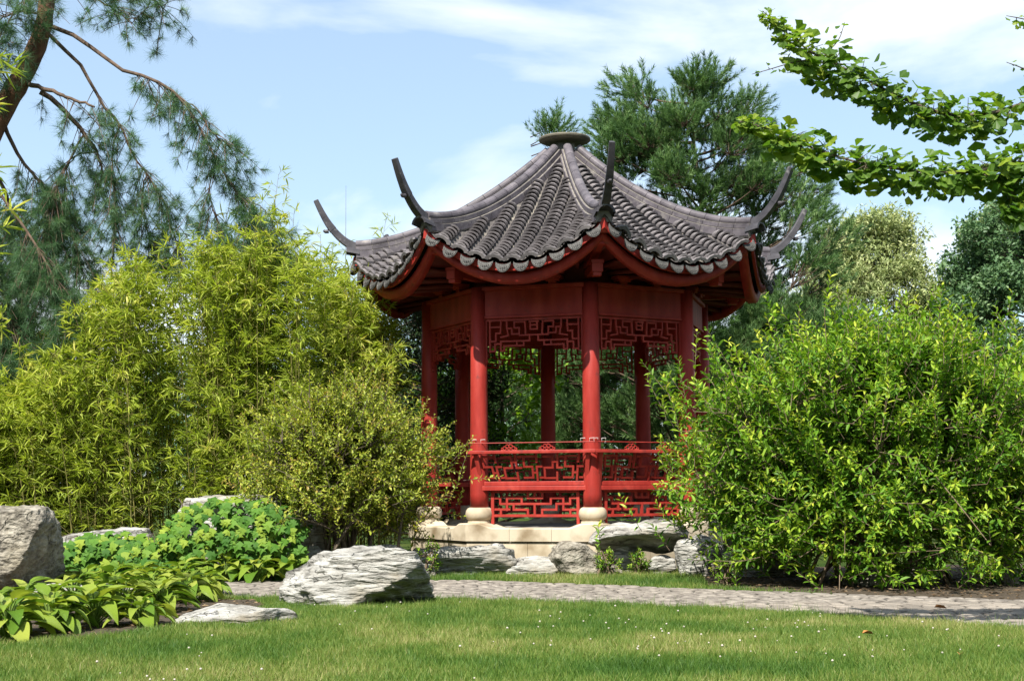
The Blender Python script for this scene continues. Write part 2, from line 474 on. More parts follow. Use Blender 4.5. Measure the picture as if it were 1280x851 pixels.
# path edges (x, near y, far y)
PE = np.array([(-9.0, 12.4, 14.6), (-5.0, 12.35, 14.5), (-2.6, 12.2, 14.42), (-.75, 11.86, 14.33), (0, 11.62, 14.12), (.9, 11.2, 13.5),
               (1.8, 10.6, 12.85), (2.5, 10.05, 12.45), (3.4, 9.2, 11.95), (4.4, 8.1, 11.3), (6.0, 6.2, 10.2), (8.0, 3.8, 8.8)])
def path_near(x): return np.interp(x, PE[:, 0], PE[:, 1])
def path_far(x): return np.interp(x, PE[:, 0], PE[:, 2])
xs = np.linspace(-9, 8, 90)
V = [(x, path_near(x), .004) for x in xs] + [(x, path_far(x), .004) for x in xs]
n = len(xs)
M['joint'] = surf_mat('path_joint_sand', [(.3, (.05, .045, .04)), (.7, (.10, .092, .08))], 25, (1, 1, 1), .95, .6, 60)
path = py_mesh('path', V, [(i, i + 1, n + i + 1, n + i) for i in range(n - 1)])
path = link_mesh('path', path, M['joint'])
tag(path, 'curving grey path of small paving stones between the lawns', 'path', kind='structure')
# paving stones, laid in wavering courses along the path
M['sett'] = surf_mat('paving_stone', [(.3, (.14, .12, .10)), (.7, (.25, .22, .185))], 18, (1, 1, 1), .85, .35, 60, dist=.006, per_object=.30)
M['sett_mass'] = surf_mat('paving_stone_mass', [(.34, (.09, .078, .067)), (.5, (.18, .158, .135)), (.66, (.28, .25, .212))], 9, (1, 1, 1), .85, .4, 40, dist=.006)
def sett_mesh(seed):
    r = random.Random(seed)
    prof = [(1.0, 0.0), (1.0, .55), (.80, 1.0)]
    nseg = 8
    jit = [r.uniform(.88, 1.08) for _ in range(nseg)]
    V, F = [], []
    for s_, z_ in prof:
        for j in range(nseg):
            a = 2 * math.pi * (j + .5) / nseg
            c_, d_ = math.cos(a), math.sin(a)
            k = 1.0 / max(abs(c_), abs(d_)) ** .8
            V.append((c_ * k * s_ * jit[j] * .5, d_ * k * s_ * jit[j] * .5, z_))
    V.append((0, 0, 1.03))
    for i in range(2):
        for j in range(nseg):
            q = (j + 1) % nseg
            F.append((i * nseg + j, i * nseg + q, (i + 1) * nseg + q, (i + 1) * nseg + j))
    for j in range(nseg):
        F.append((2 * nseg + j, 2 * nseg + (j + 1) % nseg, 3 * nseg))
    return V, F
SETTS = [sett_mesh(s) for s in range(4)]
stones = []
rp = random.Random(5)
cum = np.concatenate([[0], np.cumsum(np.hypot(np.diff(xs), np.diff((path_near(xs) + path_far(xs)) / 2)))])
s_pos = 0.0
rows_n = 20
for ri in range(rows_n):
    s_pos = rp.uniform(0, .15)
    while s_pos < cum[-1]:
        ln = rp.uniform(.11, .26)
        sm = s_pos + ln / 2
        x = np.interp(sm, cum, xs)
        dx = .05
        y0, y1 = path_near(x), path_far(x)
        t = (ri + .5 + .28 * math.sin(x * 2.3 + ri * .2)) / rows_n
        y = y0 + (y1 - y0) * min(max(t, .02), .98) + rp.uniform(-.012, .012)
        slope = math.atan2((path_near(x + dx) + path_far(x + dx) - path_near(x - dx) - path_far(x - dx)) / 2, 2 * dx)
        wd = (y1 - y0) * math.cos(slope) / rows_n
        if abs(x) < .42 * y + .6 and x > -4.2:
            stones.append((x, y, slope + rp.uniform(-.07, .07), ln * .90, wd * .87, rp.uniform(.010, .017)))
        s_pos += ln
stones.sort(key=lambda q: q[1])
sett_meshes = [py_mesh('paving_stone', *SETTS[k]) for k in range(4)]
for k in range(4): sett_meshes[k].materials.append(M['sett'])
rest = MB()
for i, (x, y, a, ln, wd, h) in enumerate(stones):
    mt = Matrix.Translation((x, y, .002)) @ Matrix.Rotation(a, 4, 'Z') @ Matrix.Diagonal((ln, wd, h, 1))
    if i < 300:
        o = bpy.data.objects.new('paving_stone', sett_meshes[i % 4]); COL.objects.link(o)
        o.parent = path; o.matrix_local = mt
    else:
        Vs, Fs = SETTS[i % 4]
        rest.add([mt @ Vector(v) for v in Vs], Fs)
o = rest.build('paving_stones', M['sett_mass'], path); o['kind'] = 'stuff'

def bed(name, pts, label, mat='soil', z=.006):
    n = len(pts)
    o = py_mesh(name, [(p[0], p[1], z) for p in pts], [tuple(range(n))])
    o = link_mesh(name, o, M[mat])
    return tag(o, label, 'planting bed', kind='structure')
BED_L = [(-6.5, 8.6), (-3.5, 8.45), (-2.7, 9.0), (-2.35, 9.75), (-2.1, 10.6), (-2.05, 11.3), (-2.3, 12.0), (-6.5, 12.1)]
bed('planting_bed', BED_L, 'dark soil bed under the hostas beside the lawn')
BED_B = [(-9, 14.7), (-2.6, 14.5), (-.9, 14.75), (-.75, 15.3), (-1.2, 16.0), (-1.6, 19), (-9, 22)]
bed('planting_bed', BED_B, 'dark soil bed under the bamboo thicket')
BED_R = [(1.9, 13.3), (2.3, 12.75), (2.7, 12.42), (3.4, 12.0), (4.4, 11.35), (6.5, 10.0), (8, 12), (7, 17), (2.2, 16.2)]
bed('planting_bed', BED_R, 'dark soil bed under the big bright shrub by the path')
def inside(poly, x, y):
    poly = np.asarray(poly); c = np.zeros(len(x), bool); j = len(poly) - 1
    for i in range(len(poly)):
        xi, yi = poly[i]; xj, yj = poly[j]
        with np.errstate(divide='ignore', invalid='ignore'):
            c ^= ((yi > y) != (yj > y)) & (x < (xj - xi) * (y - yi) / (yj - yi + 1e-12) + xi)
        j = i
    return c

# ------------------------------------------------------------------ pavilion
XC, YC = 0.738, 17.93
PHI0 = math.radians(-15.9)                 # outward direction of the front face (from "towards camera", positive = right)
FACE = [PHI0 + math.radians(45) * k for k in range(8)]
CORN = [PHI0 + math.radians(22.5 + 45 * k) for k in range(8)]
T8 = math.tan(math.radians(22.5)); C8 = math.cos(math.radians(22.5))
R_COL = 1.85; A_COL = R_COL * C8
A_EAVE = 2.63; R_EAVE = A_EAVE / C8; VE = A_EAVE * T8
LIFT = 0.45
_pc = np.polyfit([0, .1, .29, .53, .75, .9, 1.0], [5.58, 5.32, 4.86, 4.36, 3.96, 3.74, 3.62], 4)
def zm(t): return np.polyval(_pc, t)
def zr(v, u): return zm(np.asarray(u) / A_EAVE) + LIFT * (np.abs(v) / VE) ** 2.1
def zh(r): return zr(np.asarray(r) * T8 * C8, np.asarray(r) * C8)

pav = empty('pavilion', (XC, YC, 0))
tag(pav, 'red octagonal garden pavilion with grey tiled roof and upturned corners', 'pavilion')
def part(name, me, mat, rz=0.0, parent=pav, smooth=False, loc=(0, 0, 0)):
    o = link_mesh(name, me, mat, parent, smooth)
    o.rotation_euler = (0, 0, rz); o.location = loc
    return o
def soft(o, w=.008, seg=2):
    b = o.modifiers.new('bevel', 'BEVEL'); b.width = w; b.segments = seg; b.limit_method = 'ANGLE'; b.angle_limit = math.radians(40)
    return o

# base: floor, lower course, coping blocks with raised collars
octo = lambda A, z: [(A / C8 * math.sin(a), -A / C8 * math.cos(a), z) for a in CORN]
def prism(A, z0, z1):
    v = octo(A, z0) + octo(A, z1)
    return v, [tuple(range(7, -1, -1)), tuple(range(8, 16))] + [(i, (i + 1) % 8, 8 + (i + 1) % 8, 8 + i) for i in range(8)]
part('floor', py_mesh('floor', *prism(1.80, .02, .47)), M['floor'])
AB = 1.955
def course_block(w0, w1, z0, z1, a_out, a_in, topfn=None):
    """block of the octagonal wall between lateral fractions w0..w1 (-1..1)"""
    n = 22 if topfn else 1
    V, F = [], []
    for i in range(n + 1):
        w = w0 + (w1 - w0) * i / n
        zt = z1 + (topfn(w) if topfn else 0)
        for a_, z_ in ((a_out, z0), (a_out, zt - .012), (a_out - .014, zt), (a_in, zt), (a_in, z0)):
            V.append((w * a_ * T8, -a_, z_))
    for i in range(n):
        for j in range(5):
            k = (j + 1) % 5
            F.append((i * 5 + j, (i + 1) * 5 + j, (i + 1) * 5 + k, i * 5 + k))
    F.append((0, 1, 2, 3, 4)); F.append(tuple(n * 5 + j for j in (4, 3, 2, 1, 0)))
    return py_mesh('block', V, F)
def collar(w):
    d = (1 - abs(w)) * AB * T8
    x = min(max((0.36 - d) / .22, 0), 1)
    return .055 * x * x * (3 - 2 * x)
g_ = .0022
cop = [course_block(-1 + .001, -.32 - g_, .345, .50, AB, 1.60, collar), course_block(-.32 + g_, .32 - g_, .345, .50, AB, 1.60, collar),
       course_block(.32 + g_, 1 - .001, .345, .50, AB, 1.60, collar)]
low = [course_block(-1 + .001, -.05 - g_, .0, .342, AB - .025, 1.60), course_block(-.05 + g_, 1 - .001, .0, .342, AB - .025, 1.60)]
for k in range(8):
    for me in cop: part('coping_block', me, M['stone'], FACE[k], smooth=False)
    for me in low: part('base_block', me, M['stone'], FACE[k])

# columns on drum plinths
col_me = MB().lathe([(.113, .735), (.113, .9), (.105, 2.2), (.098, 3.44)], 28).mesh('column')
pl_me = MB().lathe([(.13, .46), (.142, .545), (.142, .575), (.128, .588), (.150, .600), (.166, .628), (.170, .665), (.162, .705), (.142, .732), (.120, .742)], 36).mesh('plinth')
for k in range(8):
    x, y = R_COL * math.sin(CORN[k]), -R_COL * math.cos(CORN[k])
    c = part('column', col_me, M['red'], CORN[k], smooth=True, loc=(x, y, 0))
    part('plinth', pl_me, M['stone'], 0, c, True)

# frieze beams and mouldings
bh = A_COL * T8
b1 = MB().box(-bh + .085, bh - .085, -A_COL - .035, -A_COL + .05, 3.085, 3.395).mesh('frieze_beam')
b2 = MB().box(-bh - .02, bh + .02, -A_COL - .075, -A_COL + .06, 3.397, 3.445).mesh('cornice')
b3 = MB().box(-bh + .088, bh - .088, -A_COL - .05, -A_COL + .045, 3.05, 3.083).mesh('lower_moulding')
for k in range(8):
    f = part('frieze_beam', b1, M['red'], FACE[k])
    soft(part('cornice', b2, M['red'], 0, f), .006)
    soft(part('lower_moulding', b3, M['red'], 0, f), .006)

# fretwork helper: polylines in a plane -> square bars
def bars(mb, polys, fx, w, d, y, seed=0, lean=None):
    r = random.Random(seed)
    for pl in polys:
        pts = [fx(*p) for p in pl]
        for (x0, z0), (x1, z1) in zip(pts[:-1], pts[1:]):
            L = math.hypot(x1 - x0, z1 - z0)
            if L < 1e-6: continue
            ux, uz = (x1 - x0) / L, (z1 - z0) / L
            a0x, a0z = x0 - ux * w / 2, z0 - uz * w / 2
            a1x, a1z = x1 + ux * (w / 2 - .0015), z1 + uz * (w / 2 - .0015)
            nx, nz = -uz * w / 2, ux * w / 2
            dd = d / 2 + r.uniform(-.0018, .0018)
            V = []
            for yy in (-dd, dd):
                for (px, pz) in ((a0x - nx, a0z - nz), (a1x - nx, a1z - nz), (a1x + nx, a1z + nz), (a0x + nx, a0z + nz)):
                    off = lean(pz) if lean else 0.0
                    V.append((px, y + yy + off, pz))
            mb.add(V, [(0, 1, 2, 3), (7, 6, 5, 4), (0, 4, 5, 1), (1, 5, 6, 2), (2, 6, 7, 3), (3, 7, 4, 0)])

# hanging fretwork under the beams (half pattern, mirrored)
half = [[(200, 100), (235, 100), (265, 100), (265, 62)], [(265, 100), (262, 135), (235, 135), (235, 180), (200, 180)],
        [(300, 62), (300, 100), (310, 150), (265, 158)], [(345, 62), (345, 108), (375, 108), (375, 142), (330, 142), (330, 110), (300, 110)],
        [(345, 75), (408, 75), (412, 150), (375, 150)], [(412, 150), (435, 150), (435, 182), (265, 182), (265, 195)],
        [(435, 150), (460, 150)], [(200, 235), (230, 235), (230, 195), (265, 195), (265, 235), (285, 235), (285, 208), (400, 208), (400, 182)],
        [(360, 182), (360, 208)], [(435, 75), (460, 75)], [(440, 75), (440, 118), (460, 118)], [(450, 95), (460, 95)],
        [(200, 62), (200, 240)]]
polys = []
for pl in half:
    polys.append(pl); polys.append([(920 - x, y) for x, y in pl])
HW = bh - .115
fx1 = lambda x, y: ((x - 460) / 275.0 * HW, 3.045 - (y - 55) / 180.0 * .395)
hang = MB()
bars(hang, polys, fx1, .019, .028, -A_COL, 1)
hang.box(-HW - .012, HW + .012, -A_COL - .018, -A_COL + .018, 3.018, 3.046)
for s in (-1, 1):
    x0 = s * (HW + .022)
    hang.box(x0 - .018, x0 + .018, -A_COL - .022, -A_COL + .022, 2.555, 3.045)
    hang.lathe([(.012, 2.50), (.028, 2.515), (.030, 2.535), (.018, 2.5545)], 10, (x0, -A_COL, 0))
hang_me = hang.mesh('hanging_fretwork')
for k in range(8): part('hanging_fretwork', hang_me, M['red'], FACE[k])

# benches on seven faces; the left-hand face is the way in
A_S, A_R = 1.80, 1.93
def mitre(A, pad=0.0): return A * T8 - pad
seat = MB()
for (a0, a1, z0, z1) in ((A_S - .02, 1.45, 1.003, 1.055),):
    w0, w1 = mitre(a0, .002), mitre(a1, .002)
    seat.add([(-w0, -a0, z0), (w0, -a0, z0), (w1, -a1, z0), (-w1, -a1, z0), (-w0, -a0, z1), (w0, -a0, z1), (w1, -a1, z1), (-w1, -a1, z1)],
             [(0, 3, 2, 1), (4, 5, 6, 7), (0, 1, 5, 4), (1, 2, 6, 5), (2, 3, 7, 6), (3, 0, 4, 7)])
seat_me = seat.mesh('seat')
a0, a1 = A_S, A_S - .05
ap = MB(); w0, w1 = mitre(a0, .002), mitre(a1, .002)
ap.add([(-w0, -a0, .945), (w0, -a0, .945), (w1, -a1, .945), (-w1, -a1, .945), (-w0, -a0, 1.0), (w0, -a0, 1.0), (w1, -a1, 1.0), (-w1, -a1, 1.0)],
       [(0, 3, 2, 1), (4, 5, 6, 7), (0, 1, 5, 4), (1, 2, 6, 5), (2, 3, 7, 6), (3, 0, 4, 7)])
apron_me = ap.mesh('apron')
rl = MB()
a0, a1 = A_R + .01, A_R - .06
w0, w1 = mitre(a0, .002), mitre(a1, .002)
rl.add([(-w0, -a0, 1.385), (w0, -a0, 1.385), (w1, -a1, 1.385), (-w1, -a1, 1.385), (-w0, -a0, 1.425), (w0, -a0, 1.425), (w1, -a1, 1.425), (-w1, -a1, 1.425)],
       [(0, 3, 2, 1), (4, 5, 6, 7), (0, 1, 5, 4), (1, 2, 6, 5), (2, 3, 7, 6), (3, 0, 4, 7)])
rail_me = rl.mesh('back_rail')
# leaning back fretwork
lean = lambda z: -(z - 1.055) / .33 * .115
bk = MB()
polys = []
nu = 5
for i in range(nu):
    X = lambda q: (i + q) / nu * 2 - 1
    fl = 1 if i % 2 == 0 else -1
    Z = (lambda q: 1 - q) if i % 2 else (lambda q: q)
    polys += [[(X(.06), Z(.12)), (X(.50), Z(.12)), (X(.50), Z(.52)), (X(.10), Z(.52)), (X(.10), Z(.90)), (X(.62), Z(.90))],
              [(X(.72), Z(.02)), (X(.72), Z(.52)), (X(.96), Z(.52))], [(X(.88), Z(.12)), (X(1.0), Z(.12))], [(X(.72), Z(.70)), (X(.72), Z(1.0))],
              [(X(.50), Z(.30)), (X(.72), Z(.30))]]
bars(bk, polys, lambda x, z: (x * (.60 + .06 * z), 1.06 + z * .325), .024, .03, -(A_S - .035), 2, lean)
for s in (-1, 1):   # curved end brackets
    bars(bk, [[(s * .655, 1.058), (s * .70, 1.384)]], lambda x, z: (x, z), .05, .06, -(A_S - .04), 3, lean)
bk_me = bk.mesh('back_fretwork')
rod_me = MB().tube([(-mitre(A_R - .02), -(A_R - .02), 1.515), (mitre(A_R - .02), -(A_R - .02), 1.515)], .0065, 6).mesh('top_rod')
# carved ornaments on the rail
def ornament():
    mb = MB()
    for (cx, cz, r) in ((-.055, .022, .022), (.055, .022, .022), (-.022, .045, .022), (.022, .045, .022), (0, .072, .016), (-.085, .012, .014), (.085, .012, .014), (0, .02, .018)):
        a = np.linspace(0, 2 * math.pi, 11)
        mb.tube(np.stack([cx + r * np.cos(a), 0 * a, cz + r * np.sin(a)], -1), .007, 5, False)
    return mb.mesh('rail_ornament')
orn_me = ornament()
hook_me = MB()
for s in (-1, 1):
    x0 = s * .055
    hook_me.tube([(x0 - .025, 0, .0), (x0 - .025, 0, .055), (x0 + .03, 0, .058), (x0 + .03, 0, .03)], .0042, 5)
hook_me = hook_me.mesh('hook')
# panel under the seat
under = [[(285, 545), (325, 545), (325, 602), (735, 602), (735, 545), (835, 545), (835, 602), (780, 602), (780, 658), (665, 658), (665, 705)],
         [(380, 660), (380, 545), (500, 545), (500, 602)], [(285, 655), (400, 655)], [(330, 655), (330, 705)],
         [(435, 602), (435, 658), (550, 658), (550, 705)], [(550, 490), (550, 545), (665, 545), (665, 490)], [(605, 490), (605, 545)],
         [(605, 602), (605, 705)], [(890, 602), (890, 545), (945, 545)], [(835, 602), (890, 602)], [(835, 658), (945, 658)], [(890, 658), (890, 705)],
         [(835, 602), (835, 658)]]
un = MB()
PW = bh - .175
bars(un, under, lambda x, y: ((x - 608) / 345.0 * PW, .93 - (y - 485) / 230.0 * .285), .026, .034, -A_COL, 4)
un.box(-PW - .02, PW + .02, -A_COL - .020, -A_COL + .020, .628, .660)
un.box(-PW - .02, PW + .02, -A_COL - .020, -A_COL + .020, .916, .944)
for s in (-1, 1):
    un.box(s * PW - .018 if s < 0 else PW - .018, s * PW + .018 if s < 0 else PW + .018, -A_COL - .024, -A_COL + .024, .545, .943)
un_me = un.mesh('lower_fretwork')
for k in range(8):
    if k == 7: continue
    bench = part('bench', seat_me, M['red'], FACE[k]); soft(bench, .006)
    soft(part('apron', apron_me, M['red'], 0, bench), .006)
    soft(part('back_rail', rail_me, M['red'], 0, bench), .006)
    part('back_fretwork', bk_me, M['red'], 0, bench)
    part('lower_fretwork', un_me, M['red'], 0, bench)
    part('top_rod', rod_me, M['red'], 0, bench)
    for xo in (-.27, .20):
        part('rail_ornament', orn_me, M['red'], 0, bench, loc=(xo, -(A_R - .025), 1.427))
    for s in (-1, 1):
        part('hook', hook_me, M['hook'], 0, bench, loc=(s * (bh - .03), -(A_COL + .125), 1.505))

# ---- roof
NV, NU = 60, 70
V, F = [], []
for i in range(NU + 1):
    u = .20 + (A_EAVE + .015 - .20) * i / NU
    for j in range(NV + 1):
        v = (j / NV * 2 - 1) * u * T8
        saw = ((A_EAVE - u) / .085) % 1.0
        z = zr(v, u) + .016 * math.cos(2 * math.pi * v / .215) - .012 + .012 * saw
        V.append((v, -u, z))
for i in range(NU):
    for j in range(NV):
        q = i * (NV + 1) + j
        F.append((q, q + NV + 1, q + NV + 2, q + 1))
deck_me = py_mesh('roof_slope', V, F)
roof = part('roof', py_mesh('roof', [(0, 0, 5.55), (.3, 0, 5.4), (-.2, .25, 5.4), (-.2, -.25, 5.4)], [(0, 1, 2), (0, 2, 3), (0, 3, 1)]), M['tile_pan'])
for k in range(8): part('roof_slope', deck_me, M['tile_pan'], FACE[k], roof, True)

# cover tiles: overlapping barrel tiles
def cover_tile_geo(w=.083, L=.128, nseg=6):
    V, F = [], []
    for (y, r, dz) in ((0.0, w, .032), (L, w * .82, -.014), (-.004, w * .80, .026), (.03, w * .74, .004)):
        for j in range(nseg + 1):
            a = math.pi * j / nseg
            V.append((-r * math.cos(a), y, r * .82 * math.sin(a) + dz))
    m = nseg + 1
    for j in range(nseg):
        F.append((j, j + 1, m + j + 1, m + j))
        F.append((j, 2 * m + j, 2 * m + j + 1, j + 1))
        F.append((2 * m + j, 3 * m + j, 3 * m + j + 1, 2 * m + j + 1))
    return V, F
CT = cover_tile_geo()
tile_me = py_mesh('cover_tile', *CT); tile_me.materials.append(M['tile'])
tile_me.polygons.foreach_set('use_smooth', np.array([i % 3 == 0 for i in range(len(tile_me.polygons))]))
def surf_frame(v, u):
    e = .01
    p = np.array([v, -u, zr(v, u)])
    X = np.array([1, 0, (zr(v + e, u) - zr(v - e, u)) / (2 * e)])
    Up = np.array([0, 1, (zr(v, u - e) - zr(v, u + e)) / (2 * e)])
    Up = Up / np.linalg.norm(Up); X = X - Up * X.dot(Up); X = X / np.linalg.norm(X)
    Nn = np.cross(X, Up)
    m = Matrix(((X[0], Up[0], Nn[0], p[0]), (X[1], Up[1], Nn[1], p[1]), (X[2], Up[2], Nn[2], p[2]), (0, 0, 0, 1)))
    return m
SP = .215
rows = []
rt = random.Random(3)
for j in range(9):
    v = (j - 4) * SP
    u = A_EAVE + .03
    umin = abs(v) / T8 + .16 if v else .34
    while u > umin:
        e = .01
        sl = (zr(v, u - e) - zr(v, u + e)) / (2 * e)
        rows.append((v + rt.uniform(-.003, .003), u))
        u -= .102 / math.sqrt(1 + sl * sl)
tiles = [(k, v, u) for k in (0, 1, 7, 2, 6, 3, 4, 5) for (v, u) in rows]
spec = [(k, v, u) for (k, v, u) in tiles if k == 0]
spec += sorted([q for q in tiles if q[0] == 1], key=lambda q: -q[2])
single = set(spec[:300])
tm = MB(); CTv = [Vector(v) for v in CT[0]]
fm = {}
for (v, u) in rows: fm[(v, u)] = surf_frame(v, u) @ Matrix.Rotation(rt.uniform(-.03, .03), 4, 'Z')
for q in tiles:
    k, v, u = q
    m = Matrix.Rotation(FACE[k], 4, 'Z') @ fm[(v, u)]
    if q in single:
        o = bpy.data.objects.new('cover_tile', tile_me); COL.objects.link(o); o.parent = roof; o.matrix_local = m
    else:
        tm.add([m @ p for p in CTv], CT[1])
M['tile_mass'] = surf_mat('grey_roof_tile_mass', [(.3, (.07, .062, .066)), (.7, (.19, .172, .174))], 14, (1, 1, 1), .62, .3, 60, dist=.004,
                          second=((.24, .22, .19), 5, .60, .80))
o = tm.build('cover_tiles', M['tile_mass'], roof); o['kind'] = 'stuff'

# eave ends: dark fan ends on the cover rows, round drip tiles between them
fan = MB(); V, F = [], []
ns = 10
for (y, r0, r1) in ((-.02, .066, .104), (.03, .066, .104)):
    for j in range(ns + 1):
        a = math.radians(12) + (math.pi - math.radians(24)) * j / ns
        V.append((-r0 * 1.12 * math.cos(a), y, r0 * .72 * math.sin(a) - .012)); V.append((-r1 * 1.12 * math.cos(a), y, r1 * .72 * math.sin(a) - .008 + .004 * (j % 2)))
m2 = 2 * (ns + 1)
for j in range(ns):
    F += [(2 * j, 2 * j + 2, 2 * j + 3, 2 * j + 1)[::-1], (m2 + 2 * j, m2 + 2 * j + 2, m2 + 2 * j + 3, m2 + 2 * j + 1),
          (2 * j + 1, 2 * j + 3, m2 + 2 * j + 3, m2 + 2 * j + 1), (2 * j, m2 + 2 * j, m2 + 2 * j + 2, 2 * j + 2)]
F += [(0, 1, m2 + 1, m2), (m2 - 2, 2 * m2 - 2, 2 * m2 - 1, m2 - 1)]
fan_me = fan.add(V, F).mesh('eave_end_tile')
drip = MB(); V, F = [], []
ns = 14
top, bot = [], []
for j in range(ns + 1):
    a = math.pi * j / ns
    x = -.094 * math.cos(a)
    top.append((x, -.052 * math.sin(a) * .75 + .03))
    bot.append((x * .985, .03 - .135 * math.sin(a) ** .8))
for y in (-.010, .008):
    for (x, z) in top: V.append((x, y + .30 * (z - .03), z))
    for (x, z) in bot: V.append((x, y + .30 * (z - .03), z))
q = ns + 1
for j in range(ns):
    F += [(j, q + j, q + j + 1, j + 1), (2 * q + j, 2 * q + j + 1, 3 * q + j + 1, 3 * q + j), (q + j, 3 * q + j, 3 * q + j + 1, q + j + 1), (j, j + 1, 2 * q + j + 1, 2 * q + j)]
drip.add(V, F)
# raised rim and boss so it is not a flat disc
drip.tube([(x * .86, -.013 + .30 * (z * .86 - .03), .03 + (z - .03) * .86 - .006) for (x, z) in bot[1:-1]], .005, 5)
for q_ in (-.05, -.025, 0, .025, .05):
    drip.tube([(q_, -.012 - .018 - .012 * (1 - abs(q_) / .06), -.03 - .012 * (1 - abs(q_) / .06)), (q_ * .8, -.014 - .028 - .012 * (1 - abs(q_) / .06), -.055 - .02 * (1 - abs(q_) / .06))], .0045, 4)
drip_me = drip.mesh('drip_tile')
for k in range(8):
    for j in range(9):
        v = (j - 4) * SP
        o = part('eave_end_tile', fan_me, M['tile'], 0, roof)
        o.matrix_local = Matrix.Rotation(FACE[k], 4, 'Z') @ surf_frame(v, A_EAVE + .045)
    for j in range(10):
        v = (j - 4.5) * SP
        sl = math.atan(float((zr(v + .02, A_EAVE) - zr(v - .02, A_EAVE)) / .04)) * .6
        o = part('drip_tile', drip_me, M['drip'], 0, roof)
        o.matrix_local = (Matrix.Rotation(FACE[k], 4, 'Z') @ Matrix.Translation((v, -(A_EAVE + .03), float(zr(v, A_EAVE)) - .055))
                          @ Matrix.Rotation(-sl, 4, 'Y') @ Matrix.Rotation(rt.uniform(-.06, .06), 4, 'X'))

# eave boards, rounded fascia, soffit
def sweep_face(name, prof, n=40):
    """prof: list of (du from eave, dz from eave surface) closed polygon"""
    V, F = [], []
    m = len(prof)
    for i in range(n + 1):
        w = -1 + 2 * i / n
        for du, dz in prof:
            u = A_EAVE + du
            V.append((w * u * T8, -u, float(zr(w * VE, A_EAVE)) + dz))
    for i in range(n):
        for j in range(m):
            k = (j + 1) % m
            F.append((i * m + j, i * m + k, (i + 1) * m + k, (i + 1) * m + j))
    return py_mesh(name, V, F)
eb_me = sweep_face('eave_board', [(-.012, -.045), (-.05, -.04), (-.05, -.135), (-.018, -.13)])
a = np.linspace(-1.9, 1.7, 8)
fa_me = sweep_face('fascia', [(-.135 + .045 * math.cos(q), -.195 + .075 * math.sin(q)) for q in a] + [(-.21, -.13), (-.21, -.27)])
V, F = [], []
n1, n2 = 24, 8
for i in range(n2 + 1):
    u = 1.30 + (A_EAVE - .19 - 1.30) * i / n2
    for j in range(n1 + 1):
        v = (j / n1 * 2 - 1) * u * T8
        V.append((v, -u, float(zr(v, A_EAVE)) - .175 + (A_EAVE - u) * .14))
for i in range(n2):
    for j in range(n1):
        q = i * (n1 + 1) + j
        F.append((q, q + 1, q + n1 + 2, q + n1 + 1))
so_me = py_mesh('soffit', V, F)
wall_me = MB().box(-1.58 * T8, 1.58 * T8, -1.58, -1.54, 3.40, 3.92).mesh('light_block_wall')  # wall added behind the brackets to block light above the beams
raft = []
for j in range(9):
    w = (j - 4) * .235
    v1 = w; v0 = w * .72
    p = []
    for i in range(6):
        u = 1.45 + (A_EAVE - .20 - 1.45) * i / 5
        v = v0 + (v1 - v0) * i / 5
        p.append((v, -u, float(zr(v, A_EAVE)) - .205 + (A_EAVE - u) * .14))
    raft.append(MB().tube(p, .030, 7).mesh('rafter'))
dou = MB()
for (hw, hd, z0, z1) in ((.05, .06, 3.447, 3.48), (.085, .085, 3.481, 3.51), (.12, .11, 3.511, 3.545)):
    dou.box(-hw, hw, -A_COL - hd, -A_COL + .05, z0, z1)
dou_me = dou.mesh('bracket')
for k in range(8):
    part('eave_board', eb_me, M['red'], FACE[k], roof)
    part('fascia', fa_me, M['red'], FACE[k], roof, True)
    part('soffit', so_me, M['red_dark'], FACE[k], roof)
    part('light_block_wall', wall_me, M['red_dark'], FACE[k], roof)
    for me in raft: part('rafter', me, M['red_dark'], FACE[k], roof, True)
    for xo in (-.25, .25):
        o = part('bracket', dou_me, M['red'], 0, pav)
        o.matrix_local = Matrix.Rotation(FACE[k], 4, 'Z') @ Matrix.Translation((xo, 0, 0))
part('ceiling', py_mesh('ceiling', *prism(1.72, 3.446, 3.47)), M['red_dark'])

# corner beams with stepped block ends
cb = MB()
def beam_seg(mb, r0, z0, r1, z1, w, h):
    mb.add([(-w / 2, -r0, z0), (w / 2, -r0, z0), (w / 2, -r1, z1), (-w / 2, -r1, z1), (-w / 2, -r0, z0 + h), (w / 2, -r0, z0 + h), (w / 2, -r1, z1 + h), (-w / 2, -r1, z1 + h)],
           [(0, 1, 2, 3), (7, 6, 5, 4), (0, 4, 5, 1), (1, 5, 6, 2), (2, 6, 7, 3), (3, 7, 4, 0)])
beam_seg(cb, 1.5, 3.62, 2.70, 3.77, .10, .15)
cbm = cb.mesh('corner_beam')
cb = MB()
beam_seg(cb, 1.5, 3.50, 2.25, 3.53, .085, .10)
cb.box(-.065, .065, -2.38, -2.22, 3.50, 3.60); cb.box(-.05, .05, -2.36, -2.24, 3.455, 3.4985); cb.box(-.075, .075, -2.39, -2.21, 3.602, 3.64)
ceb = cb.mesh('beam_end')
for k in range(8):
    o = part('corner_beam', cbm, M['red'], CORN[k])
    part('beam_end', ceb, M['red'], 0, o)

